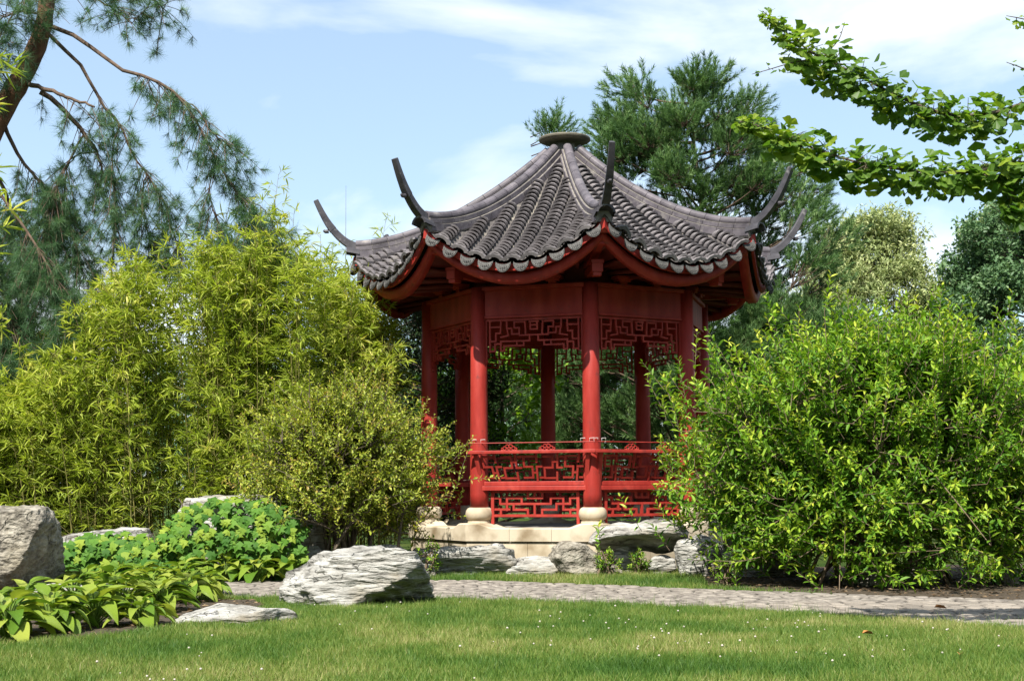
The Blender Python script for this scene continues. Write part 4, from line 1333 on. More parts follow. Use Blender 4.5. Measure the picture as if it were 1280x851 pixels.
top_prof = np.array([(-120, 500), (0, 480), (50, 455), (90, 390), (140, 335), (190, 318), (250, 305), (290, 300), (325, 285), (365, 300), (410, 330), (450, 365), (490, 395), (525, 440)])
culms = []
for i in range(350):
    px_ = RNG.uniform(-110, 488)
    Y = RNG.uniform(15.7, 17.9)
    if px_ > 400: Y = RNG.uniform(16.6, 18.8)
    ty = np.interp(px_, top_prof[:, 0], top_prof[:, 1]) + abs(RNG.normal(0, 26)) + RNG.uniform(-14, 8)
    if RNG.random() < .3: ty = RNG.uniform(min(ty, 560), 590)
    if RNG.random() < .09: ty -= RNG.uniform(8, 48)
    tp = at(px_, ty, Y)
    b = np.array([tp[0] * .93 - .15 + RNG.normal(0, .2), Y + RNG.uniform(.1, .7), 0])
    culms.append((b, tp, RNG.uniform(.006, .011)))
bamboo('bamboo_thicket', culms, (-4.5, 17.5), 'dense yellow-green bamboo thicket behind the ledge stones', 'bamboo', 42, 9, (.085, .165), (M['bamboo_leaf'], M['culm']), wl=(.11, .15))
# tall loose bamboo stems rising above the thicket
tall = [((338, 215, 17.8), 'tall bright bamboo stem rising above the thicket beside the pine twigs', 20),
        ((305, 262, 17.2), 'bamboo stem arching over the thicket below the pine branch tip', 22),
        ((372, 262, 18.2), 'bamboo stem standing out against the sky left of the pavilion roof', 20),
        ((404, 290, 18.0), 'thin bamboo stem just left of the far roof horn', 12),
        ((462, 232, 20.6), 'wispy bamboo stem seen between the two left roof horns', 9)]
for i, ((px_, py_, Y), lab, nb) in enumerate(tall):
    tp = at(px_, py_, Y)
    cl = []
    for j in range(3 if nb > 15 else 2):
        t2 = tp + np.array([RNG.normal(0, .2), RNG.normal(0, .15), -RNG.uniform(.0, .6) * (j > 0)])
        cl.append((np.array([tp[0] - .2 + RNG.normal(0, .12), Y + .2, 0]), t2, .009))
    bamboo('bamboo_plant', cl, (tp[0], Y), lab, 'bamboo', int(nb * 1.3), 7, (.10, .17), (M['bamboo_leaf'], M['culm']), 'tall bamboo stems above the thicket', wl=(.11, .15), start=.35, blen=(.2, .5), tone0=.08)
# a nearer bamboo at the left edge, leaning into view
near = []
for (px_, py_) in ((-25, 10), (8, 60), (-10, 190), (20, 240), (-5, 320), (10, 395), (-20, 120), (-20, 430)):
    tp = at(px_, py_, 9.2 + RNG.uniform(-.3, .3))
    near.append((np.array([-4.5 + RNG.normal(0, .15), 9.4 + RNG.normal(0, .2), 0]), tp, .009))
bamboo('bamboo_plant', near, (-4.5, 9.4), 'near bamboo with bright leaves leaning in at the left edge before the pine', 'bamboo', 17, 6, (.10, .17), (M['bamboo_leaf'], M['culm']), wl=(.11, .15), start=.55, blen=(.12, .40), tone0=.05)

# ------------------------------------------------------------------ pines
def needle_set(P0, ax, ln, n, nl, nw, spread=(.5, 1.1), tone=None, tone_mid=.5):
    """needles around shoots: P0 (m,3) start, ax (m,3), ln (m,)"""
    m = len(P0)
    t = RNG.uniform(.05, 1.0, (m, n))
    P = P0[:, None] + ax[:, None] * (ln[:, None] * t)[..., None]
    rd = rand_dir(m * n).reshape(m, n, 3)
    rd = rd - ax[:, None] * (rd * ax[:, None]).sum(-1, keepdims=True); rd = nrm(rd)
    a = RNG.uniform(*spread, (m, n))[..., None]
    D = ax[:, None] * np.cos(a) + rd * np.sin(a)
    N_ = nrm(rd * .5 + np.array([0, 0, 1.0]) + RNG.normal(size=(m, n, 3)) * .5)
    tn = np.clip(tone_mid + np.repeat(RNG.normal(0, .16, m) if tone is None else tone, n) + RNG.normal(0, .14, m * n), 0, 1)
    k = m * n
    return leaf_cloud(P.reshape(-1, 3), D.reshape(-1, 3), N_.reshape(-1, 3), RNG.uniform(*nl, k), nw, T_NEEDLE, tn)

def crown_tree(name, base, H, prof, n_br, per, label, cat, seed, mats, kind='pine', trunk_r=.14, clump=.55, z_low=.4, leaf=None, Ls=None, Ws=None, nn=44, group=None, tops=(), shoot=(.22, .45), nl=(.08, .13), nw=.012, tone_mid=.5):
    """prof: list of (z, radius). Branch tips are spread through the crown; foliage clumps sit round each tip."""
    root = empty(name, (base[0], base[1], 0)); tag(root, label, cat, group)
    prof = np.asarray(prof, float); o_z = np.argsort(prof[:, 0])
    segs = []
    wob = RNG.normal(0, .06, (7, 2)); wob[0] = 0
    tr = np.stack([base[0] + np.cumsum(wob[:, 0]), base[1] + np.cumsum(wob[:, 1]), np.linspace(0, H * .97, 7)], -1)
    trunk_seg = [(tr, np.linspace(trunk_r, .02, 7))]
    S, AX, LN = [], [], []
    tips = []
    for i in range(n_br):
        z = z_low + (H - z_low) * (RNG.random() ** .85)
        R = np.interp(z, prof[o_z, 0], prof[o_z, 1]) * (.55 + .5 * RNG.random() ** .5)
        az = i * 2.39996 + RNG.normal(0, .25)
        tips.append(np.array([base[0] + R * math.cos(az), base[1] + R * math.sin(az), z]))
    tips += [np.asarray(q) for q in tops]
    for tip in tips:
        hz = np.hypot(tip[0] - base[0], tip[1] - base[1])
        zb = max(.25, tip[2] - hz * RNG.uniform(.25, .6))
        f = zb / (H * .97) * 6; i0 = min(int(f), 5); b = tr[i0] * (1 - (f - i0)) + tr[i0 + 1] * (f - i0)
        mid = b * .4 + tip * .6; mid[2] = min(zb, tip[2]) + .12 * hz
        pts = bez(b, mid, tip, 6)
        segs.append((pts, np.linspace(.010 + .012 * hz, .004, 6)))
        m = max(4, int(per * RNG.uniform(.7, 1.3)))
        cs = clump * RNG.uniform(.7, 1.25)
        q = rand_dir(m) * (RNG.random((m, 1)) ** .45) * cs * np.array([1, 1, .62])
        pos = tip + q
        outw = nrm(np.array([tip[0] - base[0], tip[1] - base[1], 0.001]))
        ax = nrm(outw * .45 + np.array([0, 0, .75]) + nrm(q) * .55 + RNG.normal(size=(m, 3)) * .25)
        S.append(pos); AX.append(ax); LN.append(RNG.uniform(*shoot, m))
        for j in range(0, m, 3):
            segs.append((np.stack([pts[4], (pts[4] + pos[j]) / 2 + np.array([0, 0, -.03]), pos[j] + ax[j] * .1]), [.009, .007, .003]))
    S, AX, LN = np.concatenate(S), np.concatenate(AX), np.concatenate(LN)
    off = np.array([base[0], base[1], 0])
    if kind == 'pine':
        V, F, T = needle_set(S, AX, LN, nn, nl, nw, (.35, .95), tone_mid=tone_mid)
    else:
        k = nn; m = len(S)
        t = RNG.uniform(0, 1, (m, k))
        P = S[:, None] + AX[:, None] * (LN[:, None] * t)[..., None] + RNG.normal(size=(m, k, 3)) * .05
        D = nrm(AX[:, None] * .4 + rand_dir(m * k).reshape(m, k, 3) + np.array([0, 0, -.25]))
        N_ = nrm(np.array([0, -.2, 1.0]) + RNG.normal(size=(m, k, 3)) * .6)
        L = RNG.uniform(*Ls, m * k)
        tn = np.clip(tone_mid + np.repeat(RNG.normal(0, .15, m), k) + RNG.normal(0, .18, m * k), 0, 1)
        V, F, T = leaf_cloud(P.reshape(-1, 3), D.reshape(-1, 3), N_.reshape(-1, 3), L, L * RNG.uniform(*Ws, m * k), leaf, tn)
    o = link_mesh('crown', np_mesh('crown', V - off, F, T), mats[0], root); o['kind'] = 'stuff'
    Vt, Ft = tubes_np(trunk_seg, 10)
    link_mesh('trunk', np_mesh('trunk', Vt - off, Ft, None, True), mats[1], root)
    Vt, Ft = tubes_np(segs, 5)
    o = link_mesh('branches', np_mesh('branches', Vt - off, Ft, None, True), mats[1], root); o['kind'] = 'stuff'
    return root
pm = (M['pine_far'], M['limb'])
YA = 24.0
tops = [at(px_, py_, YA + RNG.uniform(-.6, .6)) for px_, py_ in ((785, 112), (800, 128), (775, 150), (868, 108), (888, 102), (880, 125), (905, 140), (938, 135), (935, 160), (850, 140), (820, 160), (765, 190),
                                                                 (960, 210), (1000, 205), (1015, 270), (1040, 300), (985, 245), (1010, 330), (1000, 390), (955, 190), (900, 200), (845, 190), (920, 240), (880, 240), (960, 280), (1010, 240),
                                                                 (970, 330), (950, 380), (985, 430), (1030, 350), (930, 420), (790, 205), (822, 222), (770, 228), (850, 228), (742, 208), (800, 182), (830, 255), (870, 262), (905, 270), (780, 170), (860, 165), (760, 165), (915, 175))]
crown_tree('pine_tree', (3.25, YA), 7.6, [(0, 2.4), (2, 2.7), (4, 2.5), (5.4, 2.1), (6.6, 1.4), (7.8, .7)], 100, 56, 'tall dense pine rising behind the pavilion roof at right', 'pine', 1, pm, clump=.46, nn=54, shoot=(.16, .34), tops=tops, group='pines behind the pavilion')
tops = [at(px_, py_, 26.3) for px_, py_ in ((690, 158), (684, 168), (702, 165), (694, 180))]
crown_tree('pine_tree', (.80, 26.5), 7.4, [(0, 2.2), (2, 2.2), (4, 1.3), (5.2, .5), (6.2, .15), (7.5, .05)], 60, 26, 'pine whose tip shows just left of the roof cap', 'pine', 2, pm, clump=.32, nn=44, tops=tops, group='pines behind the pavilion')
crown_tree('pine_tree', (-.7, 25.6), 5.0, [(0, 2.1), (1.5, 2.1), (3, 1.5), (4.6, .5)], 60, 52, 'dark low pine seen between the pavilion columns', 'pine', 3, pm, clump=.5, nn=44, group='pines behind the pavilion', tone_mid=.5)
crown_tree('pine_tree', (2.3, 25.2), 4.8, [(0, 1.9), (1.5, 1.9), (3, 1.4), (4.4, .5)], 60, 52, 'dark low pine behind the right bay of the pavilion', 'pine', 4, pm, clump=.5, nn=44, group='pines behind the pavilion', tone_mid=.5)
crown_tree('leafy_tree', (-.35, 21.4), 3.3, [(0, .3), (1.6, .5), (2.4, .75), (3.5, .5)], 16, 16, 'small fresh green tree glimpsed through the front bay of the pavilion', 'tree', 5, (M['maple_leaf'], M['bark']), kind='leaf', leaf=T_SMALL, Ls=(.08, .14), Ws=(.7, .9), nn=10, clump=.35, trunk_r=.05, z_low=1.2)
crown_tree('evergreen_tree', (-1.35, 20.3), 3.9, [(0, .8), (2, .85), (3.2, .7), (4.1, .3)], 60, 34, 'dark evergreen standing in shade behind the left columns', 'tree', 6, (M['yew'], M['bark']), kind='leaf', leaf=T_SMALL, Ls=(.05, .09), Ws=(.35, .5), nn=16, clump=.40, trunk_r=.09, z_low=.2)
crown_tree('silver_leaved_tree', (9.6, 36.0), 8.0, [(0, 1.9), (3, 2.3), (5.5, 1.9), (7.2, 1.0), (8.3, .3)], 120, 40, 'pale silvery tree beyond the big shrub', 'tree', 7, (M['silver_leaf'], M['bark']), kind='leaf', leaf=T_SMALL, Ls=(.10, .17), Ws=(.3, .42), nn=16, clump=.6, trunk_r=.15,
           tops=[at(px_, py_, 36) for px_, py_ in ((1118, 285), (1110, 300), (1130, 300))], tone_mid=.55)
crown_tree('leafy_tree', (13.6, 34.0), 8.2, [(0, 2.6), (3, 2.7), (5.5, 2.5), (7.2, 1.6), (8.6, .5)], 130, 40, 'grey-green rounded tree at the right edge behind the big shrub', 'tree', 8, (M['grey_leaf'], M['bark']), kind='leaf', leaf=T_SMALL, Ls=(.10, .16), Ws=(.5, .65), nn=15, clump=.62, trunk_r=.16, tone_mid=.4)
crown_tree('leafy_tree', (14.6, 40.0), 9.2, [(0, 1.6), (4, 1.6), (7, 1.0), (9.4, .25)], 60, 34, 'slim pale tree top behind the grey-green tree under the ginkgo', 'tree', 9, (M['silver_leaf'], M['bark']), kind='leaf', leaf=T_SMALL, Ls=(.11, .18), Ws=(.3, .42), nn=14, clump=.55, trunk_r=.14, tone_mid=.45)
crown_tree('pine_tree', (5.0, 23.4), 4.2, [(0, 1.9), (1.5, 2.0), (3, 1.5), (4.2, .5)], 60, 50, 'low pine showing between the pavilion and the big shrub', 'pine', 14, pm, clump=.5, nn=44, group='pines behind the pavilion', tone_mid=.4)
crown_tree('pine_tree', (-8.3, 20.2), 5.0, [(0, 1.8), (2, 1.8), (3.6, 1.4), (5.0, .5)], 60, 40, 'dark pine standing behind the bamboo at the far left edge', 'pine', 15, pm, clump=.5, nn=40, tone_mid=.3)
# distant belt of trees closing the garden
belt = []
for i in range(26):
    x = -26 + i * 2.1 + RNG.normal(0, .5); y = 46 + RNG.normal(0, 2)
    m = 220
    q = rand_dir(m) * np.array([1.9, 1.3, RNG.uniform(2.6, 3.6)]) * (RNG.random((m, 1)) ** .4) + np.array([x, y, 3.0])
    k = 12
    P = np.repeat(q, k, 0) + RNG.normal(size=(m * k, 3)) * .3
    L = RNG.uniform(.2, .34, m * k)
    belt.append(leaf_cloud(P, rand_dir(m * k), nrm(np.array([0, 0, 1.]) + RNG.normal(size=(m * k, 3)) * .6), L, L * .6, T_SMALL, np.clip(RNG.normal(.4, .2, m * k), 0, 1)))
for i in range(64):      # unseen ring of trees added beside and behind the viewer to cut low sky light
    az = math.radians(62 + (360 - 124) * i / 63) + RNG.normal(0, .03)
    rr_ = RNG.uniform(24, 31); hh = RNG.uniform(4.2, 5.6)
    x, y = 0 + rr_ * math.sin(az), 8 + rr_ * math.cos(az)
    m = 420
    q = rand_dir(m) * np.array([2.3, 2.3, hh]) * (RNG.random((m, 1)) ** .35) + np.array([x, y, hh])
    k = 3
    P = np.repeat(q, k, 0) + RNG.normal(size=(m * k, 3)) * .3
    L = RNG.uniform(.35, .6, m * k)
    belt.append(leaf_cloud(P, rand_dir(m * k), nrm(np.array([0, 0, 1.]) + RNG.normal(size=(m * k, 3)) * .6), L, L * .65, T_SMALL, np.clip(RNG.normal(.4, .2, m * k), 0, 1)))
V, F, T = merge(belt)
o = link_mesh('far_wood', np_mesh('far_wood', V, F, T), M['grey_leaf']); tag(o, 'far belt of mixed trees, with an unseen ring added to cut low sky light', 'wood', kind='stuff')

# ---- the near pine at upper left: limbs, hanging twigs, needle tufts
def near_pine():
    root = empty('pine_tree', (-7.9, 17.0, 0))
    tag(root, 'near pine with orange trunk and drooping branches at upper left', 'pine')
    Y0 = 17.0
    off = np.array([-7.9, 17.0, 0])
    A = lambda L, dy=0.0: np.array([at(q[0], q[1], Y0 + dy + (q[2] if len(q) > 2 else 0)) for q in L])
    trunk = smooth_path(np.vstack([[(-7.9, 17.2, 0)], [(-7.95, 17.15, 1.8)], A([(-70, 330), (-30, 210), (2, 140), (30, 92), (50, 48), (58, 5), (62, -60), (75, -130)])]), 40)
    rad = np.interp(np.linspace(0, 1, 40), [0, .35, .6, .8, 1], [.21, .155, .125, .10, .06])
    Vt, Ft = tubes_np([(trunk, rad)], 12)
    # flaky bark relief
    dv = np.array([.018 * mnoise.noise(Vector(v * 9)) + .012 * mnoise.noise(Vector(v * 22)) for v in Vt])
    cen = np.repeat(trunk, 12, 0); Vt = Vt + nrm(Vt - cen) * dv[:, None]
    link_mesh('trunk', np_mesh('trunk', Vt - off, Ft, None, True), M['bark_pine'], root)
    limbs = [([(66, 34), (110, 55, -.1), (150, 85, -.2), (190, 100, -.3), (225, 122, -.35), (250, 160, -.4), (270, 200, -.4), (300, 245, -.5), (322, 275, -.5)], .030, .006),
             ([(60, 42), (95, 75, .15), (115, 105, .2), (130, 135, .25), (150, 155, .3), (165, 190, .3), (182, 215, .35), (205, 250, .35), (215, 290, .4), (226, 318, .4)], .028, .006),
             ([(35, 105), (75, 118, -.2), (118, 134, -.3)], .034, .014),
             ([(50, 115), (85, 143, .2), (105, 168, .3), (120, 190, .4), (127, 215, .4), (124, 245, .45)], .036, .010),
             ([(0, 140), (20, 190, .2), (55, 235, .3), (90, 290, .3), (105, 350, .3)], .030, .007),
             ([(-20, 190), (10, 250, .3), (30, 320, .35), (25, 400, .4), (5, 470, .4)], .030, .008),
             ([(-10, 230), (40, 300, -.2), (70, 350, -.3), (90, 385, -.3)], .022, .006),
             ([(58, 8), (90, -10, .1), (130, 5, .2), (165, 30, .3)], .022, .006),
             ([(60, 20), (25, 15, -.1), (-10, 30, -.2)], .02, .008),
             ([(62, -40), (130, -45, .2), (175, -20, .3), (205, 15, .4)], .022, .006),
             ([(120, 190, .4), (90, 200, .5), (80, 240, .5), (75, 300, .5)], .012, .005),
             ([(182, 215, .35), (178, 260, .3), (195, 320, .3)], .012, .005),
             ([(150, 155, .3), (140, 200, .2), (145, 260, .2), (140, 325, .2)], .012, .005),
             ([(225, 122, -.35), (245, 135, -.4), (265, 165, -.5), (285, 180, -.5)], .010, .005),
             ([(270, 200, -.4), (262, 240, -.4), (275, 290, -.3)], .010, .005),
             ([(300, 245, -.5), (330, 262, -.5), (350, 290, -.4)], .008, .004),
             ([(20, 118), (-5, 70, -.3), (12, 25, -.4), (35, -10, -.4)], .012, .005), ([(5, 140), (-25, 110, -.3), (-15, 60, -.4)], .012, .005),
             ([(105, 168, .3), (80, 215, .2), (60, 270, .1), (50, 340, .0)], .014, .005), ([(-20, 190), (-30, 280), (-10, 360), (30, 430)], .02, .006)]
    segs = []; S, AX, LN, TN = [], [], [], []
    dens = [1.4, 1.3, .35, 1.4, 2.3, 4.0, 2.8, 1.3, .9, 1.3, 1.6, 1.4, 1.3, 1.2, 1.2, 1.0, 1.8, 1.7, 2.4, 3.2]
    for li, (L, r0, r1) in enumerate(limbs):
        pts = smooth_path(A(L), 16)
        pts[1:-1] += RNG.normal(0, .008, (14, 3))
        segs.append((pts, np.linspace(r0, r1, 16)))
        length = np.linalg.norm(np.diff(pts, axis=0), axis=1).sum()
        nt = int(length * 17 * dens[li]) + 2
        for j in range(nt):
            f = (.22 + .78 * RNG.random() ** .7) * 15; i0 = min(int(f), 14); b = pts[i0] * (1 - (f - i0)) + pts[i0 + 1] * (f - i0)
            tg = nrm(pts[i0 + 1] - pts[i0])
            d = nrm(tg * .45 + rand_dir(1)[0] * np.array([.7, .7, .4]) + np.array([0, 0, -.55 if li not in (7, 8, 9) else .1]))
            tl = RNG.uniform(.2, .75)
            mid = b + d * tl * .5 + np.array([0, 0, .05]); e = b + d * tl + np.array([0, 0, -.05])
            tw = bez(b, mid, e, 5)
            segs.append((tw, np.linspace(.0055, .0025, 5)))
            for s in range(RNG.integers(3, 7)):
                t = RNG.uniform(.45, 1.0); p = tw[min(int(t * 4), 3)] * .5 + tw[min(int(t * 4) + 1, 4)] * .5
                a = nrm(nrm(e - b) * .6 + rand_dir(1)[0] * .7 + np.array([0, 0, .18]))
                l = RNG.uniform(.05, .14)
                segs.append((np.stack([p, p + a * l]), [.003, .002]))
                S.append(p); AX.append(a); LN.append(l)
    S, AX, LN = np.array(S), np.array(AX), np.array(LN)
    V, F, T = needle_set(S, AX, LN, 38, (.10, .18), .0042, (.45, 1.3), tone_mid=.48)
    o = link_mesh('needles', np_mesh('needles', V - off, F, T), M['pine_near'], root); o['kind'] = 'stuff'
    Vt, Ft = tubes_np(segs, 6)
    o = link_mesh('branches', np_mesh('branches', Vt - off, Ft, None, True), M['limb'], root); o['kind'] = 'stuff'
near_pine()

# ------------------------------------------------------------------ ginkgo reaching in from the right
def ginkgo_geo(seed):
    r = random.Random(seed)
    V = [(0, 0, 0), (.28, .012, .0), (.28, -.012, 0)]
    nseg = 8
    rim = []
    curl = r.uniform(-.10, .25)
    for j in range(nseg + 1):
        a = math.radians(-62 + 124 * j / nseg)
        rr = .72 + .03 * math.sin(j * 2.1 + seed) - (.12 if j == nseg // 2 else 0)
        rim.append(len(V)); V.append((.28 + rr * math.cos(a), rr * math.sin(a), curl * abs(math.sin(a)) + .04 * math.sin(j * 1.7 + seed)))
    F = [(1, 2, rim[nseg // 2])]
    for j in range(nseg):
        F.append((2 if j < nseg // 2 else 1, rim[j], rim[j + 1]))
    F.append((0, 2, 1))
    return V, F
GG = [ginkgo_geo(i) for i in range(5)]
gm = []
for V_, F_ in GG:
    me = py_mesh('leaf', V_, F_); me.materials.append(M['ginkgo_leaf']); gm.append(me)
def ginkgo():
    base = np.array([5.4, 8.4, 0])
    root = empty('ginkgo_tree', tuple(base)); tag(root, 'ginkgo with leafy branches reaching in from the upper right', 'ginkgo')
    Y0 = 7.9
    A = lambda L: np.array([at(q[0] + 8, q[1], Y0 + (q[2] if len(q) > 2 else 0)) for q in L])
    trunk = smooth_path([base, base + np.array([.03, 0, 1.5]), base + np.array([-.02, .02, 3.2]), base + np.array([.03, .0, 5.2])], 16)
    Vt, Ft = tubes_np([(trunk, np.linspace(.13, .07, 16))], 10)
    link_mesh('trunk', np_mesh('trunk', Vt - base, Ft, None, True), M['bark'], root)
    J1, J2, J3 = trunk[8], trunk[7], trunk[10]
    br = [(np.vstack([A([(945, 14), (980, 45), (1010, 68), (1060, 92, .05), (1110, 118, .1), (1170, 142, .15), (1230, 142, .2), (1300, 125, .25), (1420, 130, .35)]), [J1]]), 760, (.35, 37, 1.0)),
          (np.vstack([A([(918, 152), (955, 162), (1000, 182), (1060, 202, -.05), (1120, 212, -.05), (1200, 216, 0), (1250, 205, .05), (1310, 205, .1), (1430, 215, .25)]), [J2]]), 840, (.35, 34, 1.0)),
          (A([(1300, 205, .1), (1268, 222, .05), (1255, 245, .0), (1258, 268, .0)]), 120, (0, 22, 1.0)),
          (A([(1020, 72), (985, 78, -.05), (950, 88, -.1), (932, 93, -.1)]), 14, (.2, 9, .55)),
          (np.vstack([A([(1250, 20), (1275, 25), (1330, 40), (1420, 60, .2)]), [J3]]), 60, (.0, 12, .7)),
          (A([(1250, 78), (1275, 88), (1310, 110, .1), (1340, 126, .2)]), 16, (.0, 10, .6)),
          (A([(1020, 72, .0), (1040, 50, .05), (1048, 28, .05)]), 9, (.3, 8, .7))]
    segs, items = [], []
    for pts, nl_, (t0, thick, sc) in br:
        sp = smooth_path(pts, 30)
        segs.append((sp, np.linspace(.002, .017, 30) if nl_ > 200 else (np.linspace(.002, .009, 30) if nl_ in (60, 16) else np.linspace(.005, .0015, 30))))
        seen = sp
        for i in range(nl_):
            t = RNG.random() ** (.9) * (.74 if nl_ > 200 else 1.0)
            f = t * 29; i0 = min(int(f), 28); p = sp[i0] * (1 - (f - i0)) + sp[i0 + 1] * (f - i0)
            full = np.clip((t - .02) / .16, .22, 1) if nl_ > 200 else .6
            rr = thick / (FPX / Y0) * full
            spur = p + rand_dir(1)[0] * rr * np.array([.8, 1.0, .75]) * RNG.random() ** .5 + np.array([0, 0, -.12 * rr])
            d = nrm(spur - p + np.array([0, 0, -.4 * rr]) + RNG.normal(size=3) * .5 * rr)
            d = nrm(d + np.array([0, 0, RNG.choice([-.7, -.2, .35])]))
            N_ = nrm(np.array([RNG.normal(0, .45), -.35 + RNG.normal(0, .4), 1.0]))
            items.append((spur, d, N_, RNG.uniform(.05, .094) * (sc if t > .12 else sc * .7), t))
            if i % 4 == 0: segs.append((np.stack([p, (p + spur) / 2, spur]), [.003, .0025, .0015]))
    # rest of the crown, out of the photograph's frame to the right and above
    order = sorted(range(len(items)), key=lambda i: -items[i][3])
    single = set(order[:300])
    mass = MB(); tones = []
    for i, (p, d, N_, L, t) in enumerate(items):
        sd = nrm(np.cross(N_, d)); n2 = np.cross(d, sd); q = p - base
        m = Matrix(((d[0], sd[0], n2[0], q[0]), (d[1], sd[1], n2[1], q[1]), (d[2], sd[2], n2[2], q[2]), (0, 0, 0, 1))) @ Matrix.Diagonal((L, L, L, 1))
        if i in single:
            o = bpy.data.objects.new('leaf', gm[i % 5]); COL.objects.link(o); o.parent = root; o.matrix_local = m
        else:
            V_, F_ = GG[i % 5]
            mass.add([m @ Vector(v) for v in V_], F_); tones += [min(1, max(0, RNG.normal(.45, .2) + (.3 if t < .2 else 0)))] * len(V_)
    for (cx, cy, cz, rr, n_) in ((.6, .6, 4.6, .9, 260), (.9, -.2, 3.4, .8, 220), (.2, .9, 5.3, .8, 200)):
        for i in range(n_):
            q = rand_dir(1)[0] * rr * RNG.random() ** .4 + np.array([cx, cy, cz])
            m = Matrix.Translation(q) @ Matrix.Rotation(RNG.uniform(0, 6.28), 4, 'Z') @ Matrix.Rotation(RNG.uniform(-.2, 1.2), 4, 'Y') @ Matrix.Diagonal((.07, .07, .07, 1))
            V_, F_ = GG[i % 5]
            mass.add([m @ Vector(v) for v in V_], F_); tones += [min(1, max(0, RNG.normal(.45, .2)))] * len(V_)
        e = base + np.array([cx, cy, cz])
        segs.append((bez(trunk[9], (trunk[9] + e) / 2 + np.array([0, 0, .2]), e, 6), np.linspace(.04, .008, 6)))
    me = mass.mesh('leaves')
    at_ = me.attributes.new('tone', 'FLOAT', 'POINT'); at_.data.foreach_set('value', np.array(tones, np.float32))
    o = link_mesh('leaves', me, M['ginkgo_mass'], root); o['kind'] = 'stuff'
    Vt, Ft = tubes_np(segs, 5)
    o = link_mesh('branches', np_mesh('branches', Vt - base, Ft, None, True), M['bark'], root); o['kind'] = 'stuff'
ginkgo()

# ------------------------------------------------------------------ lawn
def grass(name, n, ylo, yhi, region, hgt, wid, label, tone_mid=.45):
    u = RNG.random(n * 3)
    y = ylo + (yhi - ylo) * u ** .85
    x = RNG.uniform(-1, 1, n * 3) * (.41 * y + .5)
    k = region(x, y)
    x, y = x[k][:n], y[k][:n]; m = len(x)
    pn = np.array([mnoise.noise(Vector((a * .9, b * .9, 0))) + .6 * mnoise.noise(Vector((a * 2.6, b * 2.6, 5))) for a, b in zip(x, y)])
    cl = np.array([mnoise.noise(Vector((a * 6, b * 6, 9))) for a, b in zip(x, y)])
    P = np.stack([x, y, np.zeros(m)], -1)
    D = nrm(np.stack([RNG.normal(0, .42, m), RNG.normal(0, .42, m), np.ones(m)], -1))
    N_ = rand_dir(m) * np.array([1, 1, .2])
    L = RNG.uniform(*hgt, m) * (1 + .35 * cl)
    tone = np.clip(tone_mid + .46 * pn + RNG.normal(0, .17, m) + .08 * cl, 0, 1)
    V, F, T = leaf_cloud(P, D, N_, L, wid, T_NEEDLE, tone)
    V[2::3, :2] += RNG.normal(0, .012, (m, 2))
    o = link_mesh(name, np_mesh(name, V, F, T), M['grass'])
    return tag(o, label, 'grass', kind='stuff')
ROCKXY = [(-1.30, 11.45, .62, .33), (-2.02, 9.95, .38, .2)]
def lawn_near(x, y):
    ok = (y < path_near(x) + .05 * np.sin(x * 9) + .02) & ~inside(BED_L, x, y)
    for (a, b, ra, rb) in ROCKXY: ok &= (((x - a) / ra) ** 2 + ((y - b) / rb) ** 2) > 1
    return ok
def lawn_far(x, y):
    return (y > path_far(x) - .03 + .04 * np.sin(x * 7)) & (y < 15.6) & (x > -1.0) & (x < 3.0) & ~inside(BED_R, x, y)
grass('grass', 300000, 5.9, 12.4, lawn_near, (.03, .066), .0056, 'mown green lawn in front of the path', .49)
grass('grass', 45000, 12.3, 15.6, lawn_far, (.03, .075), .006, 'strip of grass between the path and the rocks', .5)
# longer tufts along edges and around the stones
def edge_ok(x, y):
    e = np.abs(y - path_near(x)) < .10
    for (a, b, ra, rb) in ROCKXY:
        q = ((x - a) / ra) ** 2 + ((y - b) / rb) ** 2
        e |= (q > .95) & (q < 1.3) & (y < b)
    return e & ~inside(BED_L, x, y)
grass('grass', 9000, 8.6, 12.4, edge_ok, (.05, .12), .005, 'longer grass along the path edge and around the stones', .4)

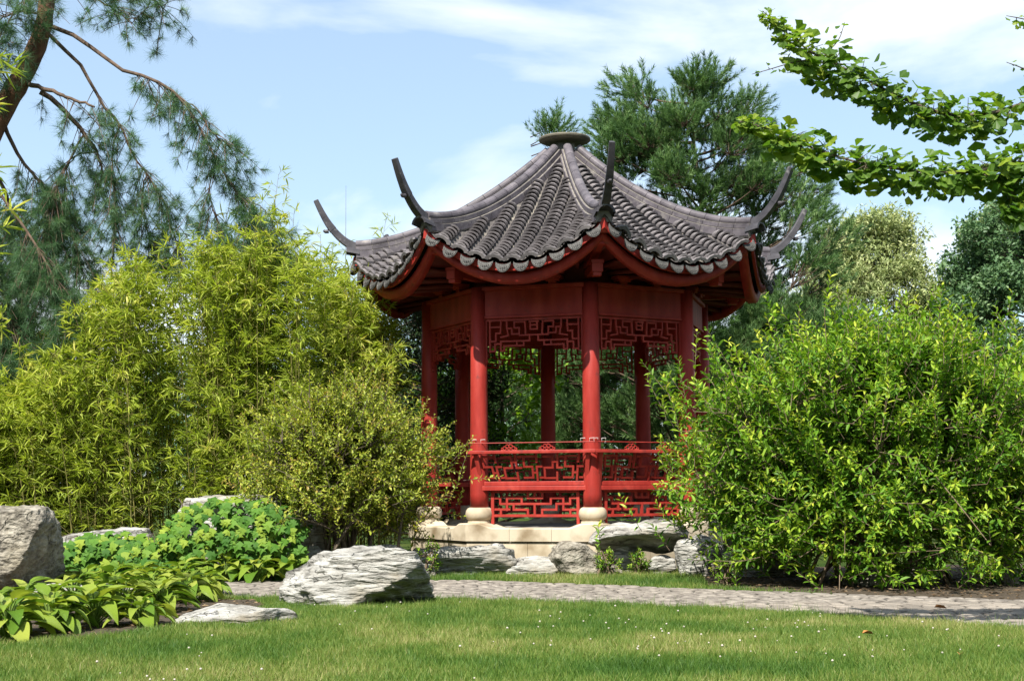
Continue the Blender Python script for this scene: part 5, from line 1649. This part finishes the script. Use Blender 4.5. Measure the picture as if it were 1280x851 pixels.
# clover heads
mb = MB()
rc = random.Random(9)
cnt = 0
while cnt < 120:
    y = rc.uniform(6.6, 12.0); x = rc.uniform(-1, 1) * .41 * y
    if not lawn_near(np.array([x]), np.array([y]))[0]: continue
    if mnoise.noise(Vector((x * .8, y * .8, 3))) + .12 * x < rc.uniform(-.2, .5): continue
    r_ = rc.uniform(.004, .0078); z = rc.uniform(.035, .06)
    mb.lathe([(r_ * .35, -r_ * .8), (r_, -r_ * .2), (r_ * .95, r_ * .35), (r_ * .4, r_ * .9)], 6, (x, y, z)); cnt += 1
o = mb.build('clover_flowers', M['flower']); tag(o, 'scattered white clover heads in the lawn', 'clover', kind='stuff')

# fallen leaves
def fallen(px_, py_, L, rz, label, g='dry leaves on the ground'):
    q = gp(px_, py_)
    V_ = [(a * L, b * L * .6, (c + .35 * abs(b)) * L + .045) for a, b, c in T_OVAL[0]]
    o = link_mesh('fallen_leaf', py_mesh('fallen_leaf', V_, [tuple(f) for f in T_OVAL[1]]), M['dry_leaf'])
    o.location = (q[0], q[1], 0); o.rotation_euler = (0, 0, rz)
    tag(o, label, 'leaf', g)
fallen(1078, 800, .08, .3, 'dry orange leaf lying on the lawn at right')
fallen(1200, 828, .06, 1.2, 'small dry leaf near the lower right corner of the lawn')
fallen(1168, 766, .10, .1, 'pale dry leaf lying on the paved path')

# leaf litter: ground cover behind the grass strip and under the big shrub
def cover(n, region, ylo, yhi, xlo, xhi, label):
    x = RNG.uniform(xlo, xhi, n * 3); y = RNG.uniform(ylo, yhi, n * 3)
    k = region(x, y); x, y = x[k][:n], y[k][:n]; m = len(x)
    P = np.stack([x, y, RNG.uniform(.008, .03, m)], -1)
    L = RNG.uniform(.03, .07, m)
    V, F, T = leaf_cloud(P, rand_dir(m) * np.array([1, 1, .1]), nrm(np.array([0, 0, 1.]) + RNG.normal(size=(m, 3)) * .25), L, L * .5, T_SMALL, np.clip(RNG.normal(.5, .2, m), 0, 1))
    o = link_mesh('leaf_litter', np_mesh('leaf_litter', V, F, T), M['litter']); tag(o, label, 'leaf litter', kind='stuff')
M['litter'] = leaf_mat('leaf_litter', [(0, (.05, .03, .015)), (.6, (.14, .09, .05)), (1, (.28, .2, .11))], .1, .8)
cover(1400, lambda x, y: inside(BED_R, x, y), 11.0, 15.5, 1.9, 6.0, 'brown leaf litter under the big shrub')
cover(1200, lambda x, y: inside(BED_L, x, y), 8.4, 12.2, -5, -2, 'brown leaf litter under the hostas')
